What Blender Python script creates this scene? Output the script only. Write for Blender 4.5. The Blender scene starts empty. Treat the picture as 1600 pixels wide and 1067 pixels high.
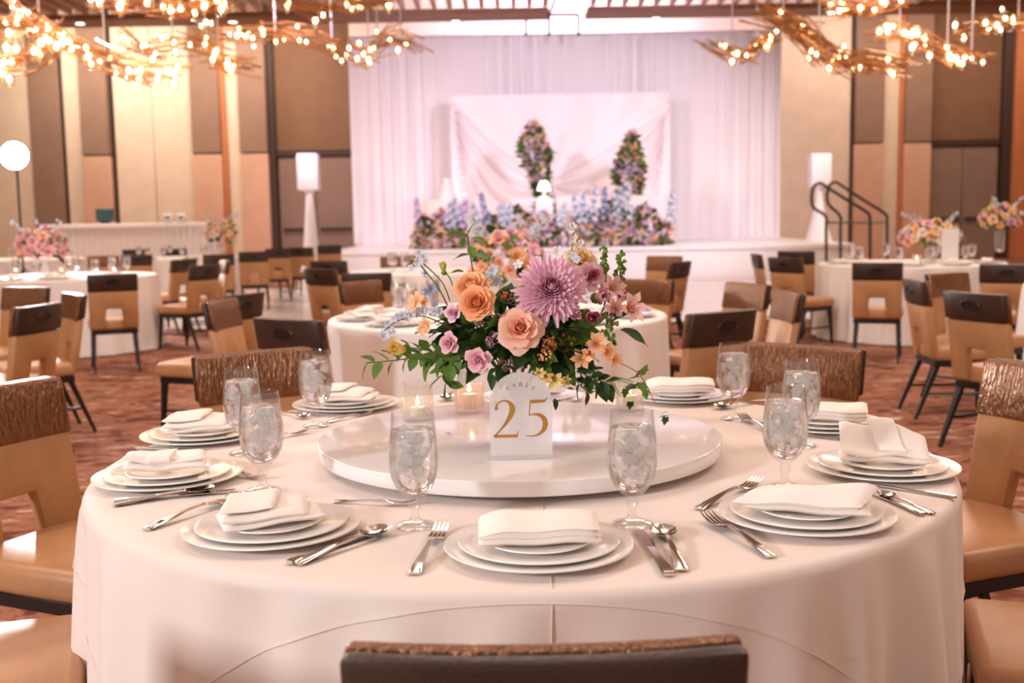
import bpy, bmesh, math, random
from math import sin, cos, pi, radians as R, sqrt, atan2
from mathutils import Vector, Matrix, Quaternion
rnd = random.Random(25)
scene = bpy.context.scene
COL = scene.collection

# ------------------------------------------------------------------ camera
F_PX, PITCH, ROLL = 1727.0, 0.1121, 0.0160
CAM = Vector((-0.014, -2.441, 1.294))
_cp, _sp, _cr, _sr = cos(PITCH), sin(PITCH), cos(ROLL), sin(ROLL)
FWD = Vector((0, _cp, -_sp)); UP0 = Vector((0, _sp, _cp)); RT0 = Vector((1, 0, 0))
XC = RT0 * _cr - UP0 * _sr; YC = RT0 * _sr + UP0 * _cr
cam_data = bpy.data.cameras.new('camera'); cam = bpy.data.objects.new('camera', cam_data); COL.objects.link(cam)
cam_data.sensor_width = 36; cam_data.lens = 36 * F_PX / 1600; cam_data.clip_end = 200
cam.matrix_world = Matrix(((XC.x, YC.x, -FWD.x, CAM.x), (XC.y, YC.y, -FWD.y, CAM.y), (XC.z, YC.z, -FWD.z, CAM.z), (0, 0, 0, 1)))
cam_data.dof.use_dof = True; cam_data.dof.focus_distance = 2.1; cam_data.dof.aperture_fstop = 4.6
scene.camera = cam
def ray(px, py):
    return FWD * F_PX + XC * (px - 800) - YC * (py - 533.5)
def at_z(px, py, z):
    d = ray(px, py); return CAM + d * ((z - CAM.z) / d.z)
def at_y(px, py, y):
    d = ray(px, py); return CAM + d * ((y - CAM.y) / d.y)

# ------------------------------------------------------------------ world, lights, exposure
def srgb(r, g, b):
    f = lambda c: (c / 255 / 12.92) if c / 255 <= .04045 else ((c / 255 + .055) / 1.055) ** 2.4
    return (f(r), f(g), f(b), 1)
w = bpy.data.worlds.new('ballroom_air'); scene.world = w; w.use_nodes = True
w.node_tree.nodes['Background'].inputs[0].default_value = (1.0, .84, .76, 1)
w.node_tree.nodes['Background'].inputs[1].default_value = 0.56
def area(name, loc, target, size, power, color, sy=None):
    l = bpy.data.lights.new(name, 'AREA'); l.energy = power; l.color = color; l.size = size
    if sy: l.shape = 'RECTANGLE'; l.size_y = sy
    o = bpy.data.objects.new(name, l); COL.objects.link(o); o.location = loc
    o.rotation_euler = (Vector(target) - Vector(loc)).to_track_quat('-Z', 'Y').to_euler(); return o
def spot(name, loc, target, power, color, ang=60, blend=.8, r=.08):
    l = bpy.data.lights.new(name, 'SPOT'); l.energy = power; l.color = color; l.spot_size = R(ang); l.spot_blend = blend; l.shadow_soft_size = r
    o = bpy.data.objects.new(name, l); COL.objects.link(o); o.location = loc
    o.rotation_euler = (Vector(target) - Vector(loc)).to_track_quat('-Z', 'Y').to_euler(); return o
WARM = (1, .80, .66)
for i, (x, y) in enumerate([(-4.5, 1), (4.5, 1), (-5.5, 9), (5.5, 9), (0, 5), (-8, 17), (8, 17)]):
    area('ceiling_light', (x, y, 5.7), (x, y, 0), 3.0, 175 if y < 15 else 380, WARM)  # broad areas for the downlights; the rear pair is added to brighten the back
for x, c in ((-10.4, (1, .86, .76)), (-6.2, (1, .84, .72)), (8.6, (1, .82, .70)), (12.2, (1, .78, .64))):
    area('wall_fill', (x, 24.7, 6.4), (x, 26.9, 2.2), 3.2, 190 if x < 0 else 85, c, .4)  # added fill that lifts the back wall, no fixtures built
area('photo_flash', (-4.4, -3.7, 2.4), (0, 0, .8), .5, 175, (.90, .94, 1))        # the photographer's off-camera flash
spot('stage_wash', (-3.5, 13, 5.6), (-1.2, 22.5, 1.9), 1850, (.95, .82, 1), 60, .6, .3)
spot('stage_wash', (4.2, 13, 5.6), (2.2, 22.5, 1.9), 1950, (.82, .78, 1), 60, .6, .3)
area('cove_wash', (1.5, 24.6, 5.3), (1.5, 26, 7), 4, 520, (.74, .66, 1), .5)
for x, p, c in ((-2.5, 26, (1, .66, .5)), (5.05, 26, (1, .62, .46))):
    spot('stage_uplight', (x, 22.7, .95), (x, 23.75, 3.2), p, c, 75, .9, .1)
for x in (-.8, 2.6):
    spot('backdrop_uplight', (x, 21.6, .85), (x, 23.2, 3), 40, (1, .58, .60), 95, .9, .1)
scene.view_settings.view_transform = 'Standard'; scene.view_settings.look = 'None'
scene.view_settings.gamma = 1; scene.view_settings.use_curve_mapping = False
scene.view_settings.exposure = 0.22
scene.cycles.max_bounces = 8; scene.cycles.transparent_max_bounces = 16
scene.cycles.caustics_reflective = False; scene.cycles.caustics_refractive = True
scene.cycles.sample_clamp_indirect = 6; scene.cycles.adaptive_threshold = .02

# ------------------------------------------------------------------ materials
M = {}
def mat(name, col, rough=.5, metal=0, spec=.5, var=0, vscale=20, bump=0, bscale=200, sheen=0, emit=None, estr=0, trans=0, sub=0, stretch=None, coat=0, bdist=.004):
    m = bpy.data.materials.new(name); m.use_nodes = True; nt = m.node_tree; b = nt.nodes['Principled BSDF']
    c = srgb(*col) if max(col) > 1.01 else (*col, 1)
    b.inputs['Base Color'].default_value = c; b.inputs['Roughness'].default_value = rough
    b.inputs['Metallic'].default_value = metal; b.inputs['Specular IOR Level'].default_value = spec
    if sheen: b.inputs['Sheen Weight'].default_value = sheen
    if coat: b.inputs['Coat Weight'].default_value = coat; b.inputs['Coat Roughness'].default_value = .08
    if emit: b.inputs['Emission Color'].default_value = (*emit, 1); b.inputs['Emission Strength'].default_value = estr
    if trans: b.inputs['Transmission Weight'].default_value = trans
    if sub: b.inputs['Subsurface Weight'].default_value = sub; b.inputs['Subsurface Radius'].default_value = (.01, .005, .003)
    if var or bump:
        tc = nt.nodes.new('ShaderNodeTexCoord'); src = tc.outputs['Object']
        if stretch:
            mp = nt.nodes.new('ShaderNodeMapping'); mp.inputs['Scale'].default_value = stretch
            nt.links.new(src, mp.inputs[0]); src = mp.outputs[0]
    if var:
        n = nt.nodes.new('ShaderNodeTexNoise'); n.inputs['Scale'].default_value = vscale; n.inputs['Detail'].default_value = 4
        nt.links.new(src, n.inputs['Vector'])
        r = nt.nodes.new('ShaderNodeValToRGB'); e = r.color_ramp.elements
        e[0].position = .3; e[1].position = .7
        e[0].color = tuple(x * (1 - var) for x in c[:3]) + (1,); e[1].color = tuple(min(1, x * (1 + var)) for x in c[:3]) + (1,)
        nt.links.new(n.outputs[0], r.inputs[0]); nt.links.new(r.outputs[0], b.inputs['Base Color'])
    if bump:
        n2 = nt.nodes.new('ShaderNodeTexNoise'); n2.inputs['Scale'].default_value = bscale; n2.inputs['Detail'].default_value = 3
        nt.links.new(src, n2.inputs['Vector'])
        bp = nt.nodes.new('ShaderNodeBump'); bp.inputs['Strength'].default_value = bump; bp.inputs['Distance'].default_value = bdist
        nt.links.new(n2.outputs[0], bp.inputs['Height']); nt.links.new(bp.outputs[0], b.inputs['Normal'])
    M[name] = m; return m
def petal_mat(name, col, var=.1, deep=None):
    """petal or leaf: a deeper hue at the base of each petal (attribute pv), partly painted shade, slightly translucent"""
    m = mat(name, col, .55, spec=.3); nt = m.node_tree; b = nt.nodes['Principled BSDF']; out = nt.nodes['Material Output']
    if deep is None:
        mx_ = max(col); deep = tuple(int(c * (.62 + .30 * (c / mx_) ** 2)) for c in col)
    tc = nt.nodes.new('ShaderNodeTexCoord'); n = nt.nodes.new('ShaderNodeTexNoise'); n.inputs['Scale'].default_value = 9; nt.links.new(tc.outputs['Object'], n.inputs['Vector'])
    at = nt.nodes.new('ShaderNodeAttribute'); at.attribute_name = 'pv'
    ad = nt.nodes.new('ShaderNodeMath'); ad.operation = 'MULTIPLY_ADD'; ad.inputs[1].default_value = var * 2; ad.use_clamp = True
    sb = nt.nodes.new('ShaderNodeMath'); sb.operation = 'SUBTRACT'; sb.inputs[1].default_value = .4
    nt.links.new(n.outputs[0], sb.inputs[0]); nt.links.new(sb.outputs[0], ad.inputs[0]); nt.links.new(at.outputs['Fac'], ad.inputs[2])
    mc = nt.nodes.new('ShaderNodeMix'); mc.data_type = 'RGBA'; mc.inputs[6].default_value = srgb(*col); mc.inputs[7].default_value = srgb(*deep)
    nt.links.new(ad.outputs[0], mc.inputs[0]); nt.links.new(mc.outputs[2], b.inputs['Base Color'])
    t = nt.nodes.new('ShaderNodeBsdfTranslucent'); nt.links.new(mc.outputs[2], t.inputs[0])
    mx = nt.nodes.new('ShaderNodeMixShader'); mx.inputs[0].default_value = .2
    nt.links.new(b.outputs[0], mx.inputs[1]); nt.links.new(t.outputs[0], mx.inputs[2]); nt.links.new(mx.outputs[0], out.inputs[0]); return m
def clear_mat(name, tint=(1, 1, 1), gl=.12, rough=.02, body=0, bodycol=(1, 1, 1)):
    # thin clear glass: see-through with a fresnel reflection, plus a little white body when frosted
    m = bpy.data.materials.new(name); m.use_nodes = True; nt = m.node_tree; nt.nodes.remove(nt.nodes['Principled BSDF'])
    out = nt.nodes['Material Output']
    tr = nt.nodes.new('ShaderNodeBsdfTransparent'); tr.inputs[0].default_value = (*tint, 1)
    g = nt.nodes.new('ShaderNodeBsdfGlossy'); g.inputs['Roughness'].default_value = rough
    lw = nt.nodes.new('ShaderNodeLayerWeight'); lw.inputs[0].default_value = .5
    pw = nt.nodes.new('ShaderNodeMath'); pw.operation = 'POWER'; pw.inputs[1].default_value = 3.5
    ml = nt.nodes.new('ShaderNodeMath'); ml.operation = 'MULTIPLY_ADD'; ml.inputs[1].default_value = gl * 4; ml.inputs[2].default_value = .045; ml.use_clamp = True
    nt.links.new(lw.outputs['Facing'], pw.inputs[0]); nt.links.new(pw.outputs[0], ml.inputs[0])
    mx = nt.nodes.new('ShaderNodeMixShader'); src = tr
    if body:
        d = nt.nodes.new('ShaderNodeBsdfDiffuse'); d.inputs[0].default_value = (*bodycol, 1)
        tl = nt.nodes.new('ShaderNodeBsdfTranslucent'); tl.inputs[0].default_value = (*bodycol, 1)
        m1 = nt.nodes.new('ShaderNodeMixShader'); m1.inputs[0].default_value = .4
        nt.links.new(d.outputs[0], m1.inputs[1]); nt.links.new(tl.outputs[0], m1.inputs[2])
        m2 = nt.nodes.new('ShaderNodeMixShader'); m2.inputs[0].default_value = body
        nt.links.new(tr.outputs[0], m2.inputs[1]); nt.links.new(m1.outputs[0], m2.inputs[2]); src = m2
    nt.links.new(ml.outputs[0], mx.inputs[0]); nt.links.new(src.outputs[0], mx.inputs[1]); nt.links.new(g.outputs[0], mx.inputs[2])
    nt.links.new(mx.outputs[0], out.inputs[0]); M[name] = m; return m

mat('cloth_white', (242, 234, 230), .75, spec=.25, sheen=.2)
mat('cloth', (234, 218, 208), .75, spec=.25, sheen=.2, bump=.06, bscale=900)
mat('seam', (222, 208, 198), .8)
mat('napkin', (248, 238, 230), .85, spec=.2, bump=.1, bscale=700)
mat('china', (250, 244, 238), .12, spec=.6, coat=.6)
mat('susan_white', (244, 238, 235), .16, spec=.5, coat=.5, var=.03, vscale=4)
mat('susan_edge', (236, 228, 220), .3)
mat('steel', (226, 214, 204), .16, metal=1)
mat('tan_leather', (180, 132, 88), .42, spec=.4, var=.1, vscale=9, bump=.15, bscale=260)
mat('tan_seat', (186, 134, 92), .36, spec=.5, var=.1, vscale=7, bump=.15, bscale=260)
mat('brown_leather', (58, 38, 28), .36, spec=.45, var=.15, vscale=12, bump=.25, bscale=220)
mat('crinkle', (138, 94, 64), .25, metal=.65, spec=.6, var=.3, vscale=70, bump=1.0, bscale=75, stretch=(1.6, 1.6, .3), bdist=.012)
mat('handle_dark', (20, 14, 12), .4)
mat('black_metal', (24, 21, 20), .38, spec=.5)
mat('piping', (70, 46, 34), .4)
mat('pewter', (120, 112, 108), .25, metal=1)
mat('wood_slat', (196, 150, 118), .5, var=.12, vscale=4, stretch=(6, 1, 6))
mat('soffit_wood', (142, 96, 68), .55, var=.1, vscale=3)
mat('ceiling_dark', (58, 42, 36), .8)
mat('cove_white', (220, 208, 205), .8)
mat('wall_beige', (220, 198, 172), .75, var=.05, vscale=2.5)
mat('wall_taupe', (142, 112, 92), .85, var=.06, vscale=3, bump=.1, bscale=150)
mat('wall_peach', (208, 164, 134), .6, var=.05, vscale=2)
mat('wall_wood', (190, 116, 70), .55, var=.1, vscale=2, stretch=(4, 4, .6))
mat('wall_line', (64, 42, 30), .6)
mat('recess_brown', (122, 88, 62), .8, var=.06, vscale=2)
mat('door_taupe', (138, 112, 96), .7, var=.06, vscale=2)
mat('drape', (240, 232, 234), .85, spec=.2, sheen=.2)
mat('satin', (246, 232, 232), .42, spec=.45, sheen=.3)
mat('stage_white', (235, 228, 226), .35, spec=.4)
mat('dance_white', (240, 232, 230), .18, spec=.5)
mat('spandex', (240, 234, 236), .6)
mat('plastic_white', (238, 234, 230), .4)
mat('frame_grey', (44, 40, 44), .5)
mat('screen', (52, 78, 84), .3)
mat('bronze', (186, 128, 82), .4, metal=.4)
mat('cable_white', (216, 206, 210), .4)
mat('bulb_glow', (255, 220, 170), .4, emit=(1, .80, .58), estr=18)
mat('flame', (255, 210, 150), .4, emit=(1, .68, .34), estr=26)
mat('lamp_glow', (255, 255, 255), .4, emit=(.95, .97, 1), estr=60)
mat('lamp_soft', (255, 245, 235), .4, emit=(1, .93, .86), estr=2.5)
mat('downlight', (255, 240, 220), .4, emit=(1, .86, .66), estr=14)
mat('wax', (250, 238, 222), .5, sub=.3)
mat('gold', (206, 152, 78), .32, metal=.7)
mat('grey_ink', (112, 98, 82), .5)
clear_mat('glass', (.985, .985, .985), .22)
clear_mat('amber_glass', (.97, .88, .74), .18)
clear_mat('pink_glass', (.98, .90, .87), .16, body=.14, bodycol=(1, .9, .86))
clear_mat('ribbed_glass', (.97, .95, .93), .2, body=.10)
clear_mat('acrylic', (.96, .95, .95), .10, .06, body=.52, bodycol=(.96, .94, .94))
clear_mat('acrylic_clear', (.97, .96, .97), .12, .03, body=.25)
clear_mat('ice', (.99, .99, .99), .30, .06, body=.5, bodycol=(1, 1, 1))
def water_mat():
    m = bpy.data.materials.new('water'); m.use_nodes = True; nt = m.node_tree; nt.nodes.remove(nt.nodes['Principled BSDF'])
    r = nt.nodes.new('ShaderNodeBsdfGlass'); r.inputs['IOR'].default_value = 1.33; r.inputs['Roughness'].default_value = 0
    t = nt.nodes.new('ShaderNodeBsdfTransparent'); mx = nt.nodes.new('ShaderNodeMixShader'); mx.inputs[0].default_value = .35
    nt.links.new(r.outputs[0], mx.inputs[1]); nt.links.new(t.outputs[0], mx.inputs[2]); nt.links.new(mx.outputs[0], nt.nodes['Material Output'].inputs[0]); M['water'] = m
water_mat()
DEEP = dict(stage_pink=(232, 182, 190), stage_lilac=(196, 164, 210), white_petal=(240, 224, 214), peach=(250, 168, 126), peach_deep=(242, 140, 86), orange=(246, 138, 80), orange_deep=(240, 124, 66), apricot=(250, 172, 120), lilac=(228, 170, 198), mauve=(214, 142, 164), pink=(226, 146, 166), cream=(240, 186, 110), yellow=(226, 176, 60), blush=(232, 150, 130))  # petal base hues, deepened also as painted shade that separates the petals
for n, c in dict(peach=(255, 208, 184), peach_deep=(250, 172, 124), orange=(255, 194, 146), orange_deep=(255, 170, 112), apricot=(255, 206, 164),
                 lilac=(246, 206, 222), lilac_deep=(190, 136, 176), mauve=(240, 192, 202), pink=(250, 200, 206), pink_deep=(222, 144, 156), yellow=(244, 214, 120), cream=(250, 226, 184),
                 green_yellow=(206, 204, 104), blue=(222, 225, 236), blue_deep=(176, 184, 214), blush=(250, 206, 186), magenta=(196, 108, 132),
                 rust=(206, 120, 60), dusty=(168, 130, 140), pale_green=(170, 184, 116), white_petal=(250, 244, 240), stage_pink=(244, 212, 214), stage_lilac=(222, 198, 228)).items():
    petal_mat(n, c, .12, DEEP.get(n))
for n, c in dict(leaf=(98, 130, 54), leaf_dark=(46, 72, 34), leaf_light=(128, 156, 66), stem=(104, 122, 58)).items():
    petal_mat(n, c, .2)
def carpet_mat():
    m = bpy.data.materials.new('carpet'); m.use_nodes = True; nt = m.node_tree; b = nt.nodes['Principled BSDF']; b.inputs['Roughness'].default_value = .95
    b.inputs['Specular IOR Level'].default_value = .1
    tc = nt.nodes.new('ShaderNodeTexCoord'); mp = nt.nodes.new('ShaderNodeMapping'); mp.inputs['Scale'].default_value = (2.0, 4.2, 1)
    n = nt.nodes.new('ShaderNodeTexNoise'); n.inputs['Scale'].default_value = 1.7; n.inputs['Detail'].default_value = 6; n.inputs['Distortion'].default_value = 1.6
    r = nt.nodes.new('ShaderNodeValToRGB'); e = r.color_ramp.elements
    e[0].position = .30; e[0].color = srgb(92, 52, 44); e[1].position = .72; e[1].color = srgb(214, 186, 166)
    for p, c in ((.42, (122, 72, 58)), (.5, (168, 116, 92)), (.58, (138, 86, 70)), (.64, (182, 144, 122))):
        x = e.new(p); x.color = srgb(*c)
    nt.links.new(tc.outputs['Object'], mp.inputs[0]); nt.links.new(mp.outputs[0], n.inputs['Vector']); nt.links.new(n.outputs[0], r.inputs[0]); nt.links.new(r.outputs[0], b.inputs['Base Color'])
    n2 = nt.nodes.new('ShaderNodeTexNoise'); n2.inputs['Scale'].default_value = 260; bp = nt.nodes.new('ShaderNodeBump'); bp.inputs['Strength'].default_value = .4; bp.inputs['Distance'].default_value = .004
    nt.links.new(tc.outputs['Object'], n2.inputs['Vector']); nt.links.new(n2.outputs[0], bp.inputs['Height']); nt.links.new(bp.outputs[0], b.inputs['Normal']); M['carpet'] = m
carpet_mat()

# ------------------------------------------------------------------ mesh helpers
class MB:
    def __init__(s): s.v = []; s.f = []; s.m = []; s.pv = []
    def add(s, v, f, mi=0):
        o = len(s.v); s.v += [tuple(p) for p in v]; s.pv += [0.0] * len(v); s.f += [tuple(i + o for i in q) for q in f]; s.m += [mi] * len(f); return s
    def grid(s, rows, mi=0, closed=False):
        nr, nc = len(rows), len(rows[0]); v = [p for r in rows for p in r]; f = []
        for i in range(nr - 1):
            for j in range(nc if closed else nc - 1):
                k = (j + 1) % nc; f.append((i * nc + j, i * nc + k, (i + 1) * nc + k, (i + 1) * nc + j))
        return s.add(v, f, mi)
    def loft(s, rings, mi=0, cap=True):
        s.grid(rings, mi, True)
        if cap:
            s.add(rings[0], [tuple(range(len(rings[0])))[::-1]], mi); s.add(rings[-1], [tuple(range(len(rings[-1])))], mi)
        return s
    def lathe(s, prof, n=32, mi=0, c=(0, 0, 0), rib=None):
        rows = []
        for r, z in prof:
            rows.append([(c[0] + (r * (1 + (rib[0] * cos(rib[1] * 2 * pi * k / n) if rib and r > rib[2] else 0))) * cos(2 * pi * k / n), c[1] + (r * (1 + (rib[0] * cos(rib[1] * 2 * pi * k / n) if rib and r > rib[2] else 0))) * sin(2 * pi * k / n), c[2] + z) for k in range(n)])
        return s.grid(rows, mi, True)
    def tube(s, pts, rad, n=8, mi=0, cap=True):
        pts = [Vector(p) for p in pts]; rings = []
        if not isinstance(rad, (list, tuple)): rad = [rad] * len(pts)
        ref = None
        for i, p in enumerate(pts):
            t = (pts[min(i + 1, len(pts) - 1)] - pts[max(i - 1, 0)]).normalized()
            if ref is None:
                ref = Vector((0, 0, 1)) if abs(t.z) < .9 else Vector((1, 0, 0))
            a = t.cross(ref).normalized(); b = a.cross(t).normalized(); ref = b
            rings.append([tuple(p + a * (rad[i] * cos(2 * pi * k / n)) + b * (rad[i] * sin(2 * pi * k / n))) for k in range(n)])
        return s.loft(rings, mi, cap)
    def box(s, a, b, mi=0):
        x0, y0, z0 = a; x1, y1, z1 = b
        return s.add([(x0, y0, z0), (x1, y0, z0), (x1, y1, z0), (x0, y1, z0), (x0, y0, z1), (x1, y0, z1), (x1, y1, z1), (x0, y1, z1)],
                     [(0, 3, 2, 1), (4, 5, 6, 7), (0, 1, 5, 4), (1, 2, 6, 5), (2, 3, 7, 6), (3, 0, 4, 7)], mi)
    def xf(s, mw, src, mi=None):
        o = len(s.v); s.v += [tuple(mw @ Vector(p)) for p in src.v]; s.pv += src.pv; s.f += [tuple(i + o for i in q) for q in src.f]; s.m += (src.m if mi is None else [mi] * len(src.f)); return s
    def mesh(s, name, mats, smooth=40):
        me = bpy.data.meshes.new(name); me.from_pydata(s.v, [], s.f)
        for m in (mats if isinstance(mats, (list, tuple)) else [mats]): me.materials.append(M[m])
        if any(s.pv): me.attributes.new('pv', 'FLOAT', 'POINT').data.foreach_set('value', s.pv)
        if any(s.m): me.polygons.foreach_set('material_index', s.m)
        if smooth: me.shade_smooth(); me.set_sharp_from_angle(angle=R(smooth))
        me.update(); return me
def obj(name, me, parent=None, loc=None, rot=None, scale=None, mw=None):
    o = bpy.data.objects.new(name, me); COL.objects.link(o)
    if parent is not None: o.parent = parent
    if loc is not None: o.location = loc
    if rot is not None:
        if isinstance(rot, Quaternion): o.rotation_mode = 'QUATERNION'; o.rotation_quaternion = rot
        else: o.rotation_euler = rot
    if scale is not None: o.scale = scale if hasattr(scale, '__len__') else (scale,) * 3
    return o
def tag(o, label, cat, group=None, kind=None):
    o['label'] = label; o['category'] = cat
    if group: o['group'] = group
    if kind: o['kind'] = kind
    return o
def empty(name, label, cat, loc=(0, 0, 0), rz=0, group=None):
    o = bpy.data.objects.new(name, None); COL.objects.link(o); o.location = loc; o.rotation_euler = (0, 0, rz); o.empty_display_size = .1
    return tag(o, label, cat, group)
def struct(name, me, parent=None, label=None):
    o = obj(name, me, parent)
    if parent is None: o['kind'] = 'structure'
    if label: o['label'] = label
    return o
def stuff(o): o['kind'] = 'stuff'; return o
def copy_tree(o, parent=None):
    c = o.copy(); COL.objects.link(c); c.parent = parent
    for ch in o.children: copy_tree(ch, c)
    return c
def bevelled(mb, width, segs=2, cuts=(), fn=None, mi_fn=None):
    """bevel the sharp edges of a closed MB, slice it by planes x=c / z=c, bend it with fn -> MB"""
    bm = bmesh.new(); vs = [bm.verts.new(p) for p in mb.v]
    for f in mb.f: bm.faces.new([vs[i] for i in f])
    bmesh.ops.remove_doubles(bm, verts=bm.verts, dist=1e-5); bmesh.ops.recalc_face_normals(bm, faces=bm.faces)
    ed = [e for e in bm.edges if len(e.link_faces) == 2 and e.calc_face_angle(0) > .5]
    bmesh.ops.bevel(bm, geom=ed, offset=width, segments=segs, profile=.5, affect='EDGES', clamp_overlap=True)
    for ax, c in cuts:
        no = [0, 0, 0]; no['xyz'.index(ax)] = 1; co = [0, 0, 0]; co['xyz'.index(ax)] = c
        bmesh.ops.bisect_plane(bm, geom=bm.verts[:] + bm.edges[:] + bm.faces[:], plane_co=co, plane_no=no)
    out = MB(); bm.verts.index_update()
    out.v = [tuple(fn(v.co)) if fn else tuple(v.co) for v in bm.verts]; out.f = [tuple(v.index for v in f.verts) for f in bm.faces]; out.m = [0] * len(out.f); out.pv = [0.0] * len(out.v)
    bm.free(); return out
def lerp(a, b, t): return a + (b - a) * t
def smooth(a, b, x):
    t = min(1, max(0, (x - a) / (b - a))); return t * t * (3 - 2 * t)
def catmull(pts, n=6):
    out = []; m = len(pts)
    for i in range(m - 1):
        p = [Vector(pts[max(0, i - 1)]), Vector(pts[i]), Vector(pts[i + 1]), Vector(pts[min(m - 1, i + 2)])]
        for k in range(n):
            t = k / n
            out.append(.5 * ((2 * p[1]) + (p[2] - p[0]) * t + (2 * p[0] - 5 * p[1] + 4 * p[2] - p[3]) * t * t + (3 * p[1] - p[0] - 3 * p[2] + p[3]) * t ** 3))
    out.append(Vector(pts[-1])); return out
# ------------------------------------------------------------------ the room
DW = 26.56                                   # world Y of the back wall (29 m from the camera)
def wx(px, py=200, Y=DW): return at_y(px, py, Y).x
def wz(py, px=800, Y=DW): return at_y(px, py, Y).z
struct('floor', MB().box((-16, -6, -.05), (16, 27.5, 0)).mesh('floor', 'carpet', 0), label='patterned red brown carpet')
wall = struct('wall_back', MB().box((-16, DW + .6, 0), (16, DW + .8, 7.4)).mesh('wall_back', 'recess_brown', 0))
struct('wall_left', MB().box((-16.2, -6, 0), (-16, DW + .8, 7.4)).mesh('wall_left', 'wall_beige', 0))
struct('wall_right', MB().box((16, -6, 0), (16.2, DW + .8, 7.4)).mesh('wall_right', 'wall_beige', 0))
ceil = struct('ceiling', MB().box((-16, -6, 7.4), (16, DW + .8, 7.5)).mesh('ceiling', 'cove_white', 0))
def wpanel(name, x0, x1, z0, z1, dep, m, parent=wall):
    me = bevelled(MB().box((x0, DW + .6 - dep, z0), (x1, DW + .59, z1)), .012, 1).mesh(name, m)
    return obj(name, me, parent)
def wall_run(segs):
    for x0p, x1p, pat in segs:
        yy = 240 - .016 * (x0p - 300); x0, x1 = wx(x0p), wx(x1p); zs = wz(yy, x0p)
        if pat == 'beige':
            wpanel('wall_panel', x0, x1, 0, 7.35, .30, 'wall_beige')
        elif pat == 'split':
            wpanel('wall_panel', x0, x1, zs + .02, 7.35, .42, 'wall_taupe'); wpanel('wall_panel', x0, x1, 0, zs - .02, .42, 'wall_peach')
        elif pat == 'taupe':
            wpanel('wall_panel', x0, x1, 0, 7.35, .34, 'wall_taupe')
        elif pat == 'line':
            wpanel('reveal_strip', x0, x1, 0, 7.35, .22, 'wall_line')
        elif pat == 'wood':
            wpanel('wood_strip', x0, x1, 0, 7.35, .36, 'wall_wood')
        elif pat == 'recess':
            wpanel('wall_panel', x0, x1, zs + .06, 7.35, .06, 'recess_brown')
            wpanel('transom_bar', x0, x1, zs - .08, zs + .05, .16, 'wall_line')
wall_run([(-60, 40, 'beige'), (40, 88, 'taupe'), (88, 94, 'line'), (94, 122, 'beige'), (122, 165, 'split'), (165, 173, 'line'), (173, 233, 'beige'), (233.6, 296, 'beige'),
          (296, 341, 'split'), (341, 350, 'wood'), (350, 371, 'beige'), (371, 414, 'split'), (414, 424, 'line'), (424, 547, 'recess'), (547, 700, 'beige'), (700, 860, 'beige'), (860, 1040, 'beige'), (1040, 1180, 'beige'),
          (1180, 1334, 'beige'), (1334, 1340, 'line'), (1340, 1385, 'split'), (1385, 1411, 'beige'), (1411, 1418, 'wood'), (1418, 1460, 'split'), (1460, 1577, 'recess'), (1577, 1592, 'line'), (1592, 1680, 'wood')])
def door(name, x0p, x1p, lab):
    yy = 240 - .016 * (x0p - 300); x0, x1 = wx(x0p), wx(x1p); zt = wz(yy, x0p) - .1
    xm = (x0 + x1) / 2
    d = struct(name, bevelled(MB().box((x0 + .05, DW + .50, 0), (xm - .01, DW + .58, zt)), .01, 1).mesh(name, 'door_taupe'), label=lab)
    obj('door_leaf', bevelled(MB().box((xm + .01, DW + .50, 0), (x1 - .05, DW + .58, zt)), .01, 1).mesh('door_leaf', 'door_taupe'), d)
    obj('push_bar', MB().box((x0 + .12, DW + .44, 1.02), (xm - .08, DW + .50, 1.10)).mesh('push_bar', 'wall_line'), d)
    obj('push_bar', MB().box((xm + .08, DW + .44, 1.02), (x1 - .12, DW + .50, 1.10)).mesh('push_bar', 'wall_line'), d)
door('door_1', 424, 547, 'taupe double door left of the white drape')
door('door_2', 1460, 1577, 'taupe double door at the right end of the back wall')
# slatted ceiling and soffits
SY = 21.6
zs_ = at_y(700, 22, SY).z
sl = MB().box((-.05, -14, 0), (.05, 0, .16)).mesh('slat', 'wood_slat', 0)
x = -12.6
while x < 12.6:
    if not (wx(858, 20, SY) < x < wx(918, 20, SY)): obj('slat', sl, ceil, (x, SY, zs_ + .12))
    x += .335
obj('slat_backing', MB().box((-13, SY - 14, 6.5), (13, SY, 6.55)).mesh('slat_backing', 'ceiling_dark', 0), ceil)
def soffit(x0, x1):
    a = wx(x0, 22, SY); b_ = wx(x1, 22, SY)
    obj('soffit', bevelled(MB().box((a, SY, zs_), (b_, SY + .95, zs_ + .118)), .012, 1).mesh('soffit', 'soffit_wood'), ceil)
soffit(-80, 858); soffit(918, 1690); zl = zr = zs_
for px, py, z in ((1025, 28, zr), (125, 36, zl), (372, 40, zl), (712, 33, zl), (1290, 25, zr)):
    p = at_z(px, py, z)
    if not (SY < p.y < SY + .95): p = Vector((p.x, SY + .5, z))
    d = obj('downlight', MB().lathe([(.13, 0), (.13, -.02), (.10, -.02), (.09, .0)], 20).mesh('downlight_trim', 'cable_white'), ceil, (p.x, p.y, z - .002))
    obj('lens', MB().lathe([(.095, -.004), (0, -.004)], 20).mesh('downlight_lens', 'downlight'), d)
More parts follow.
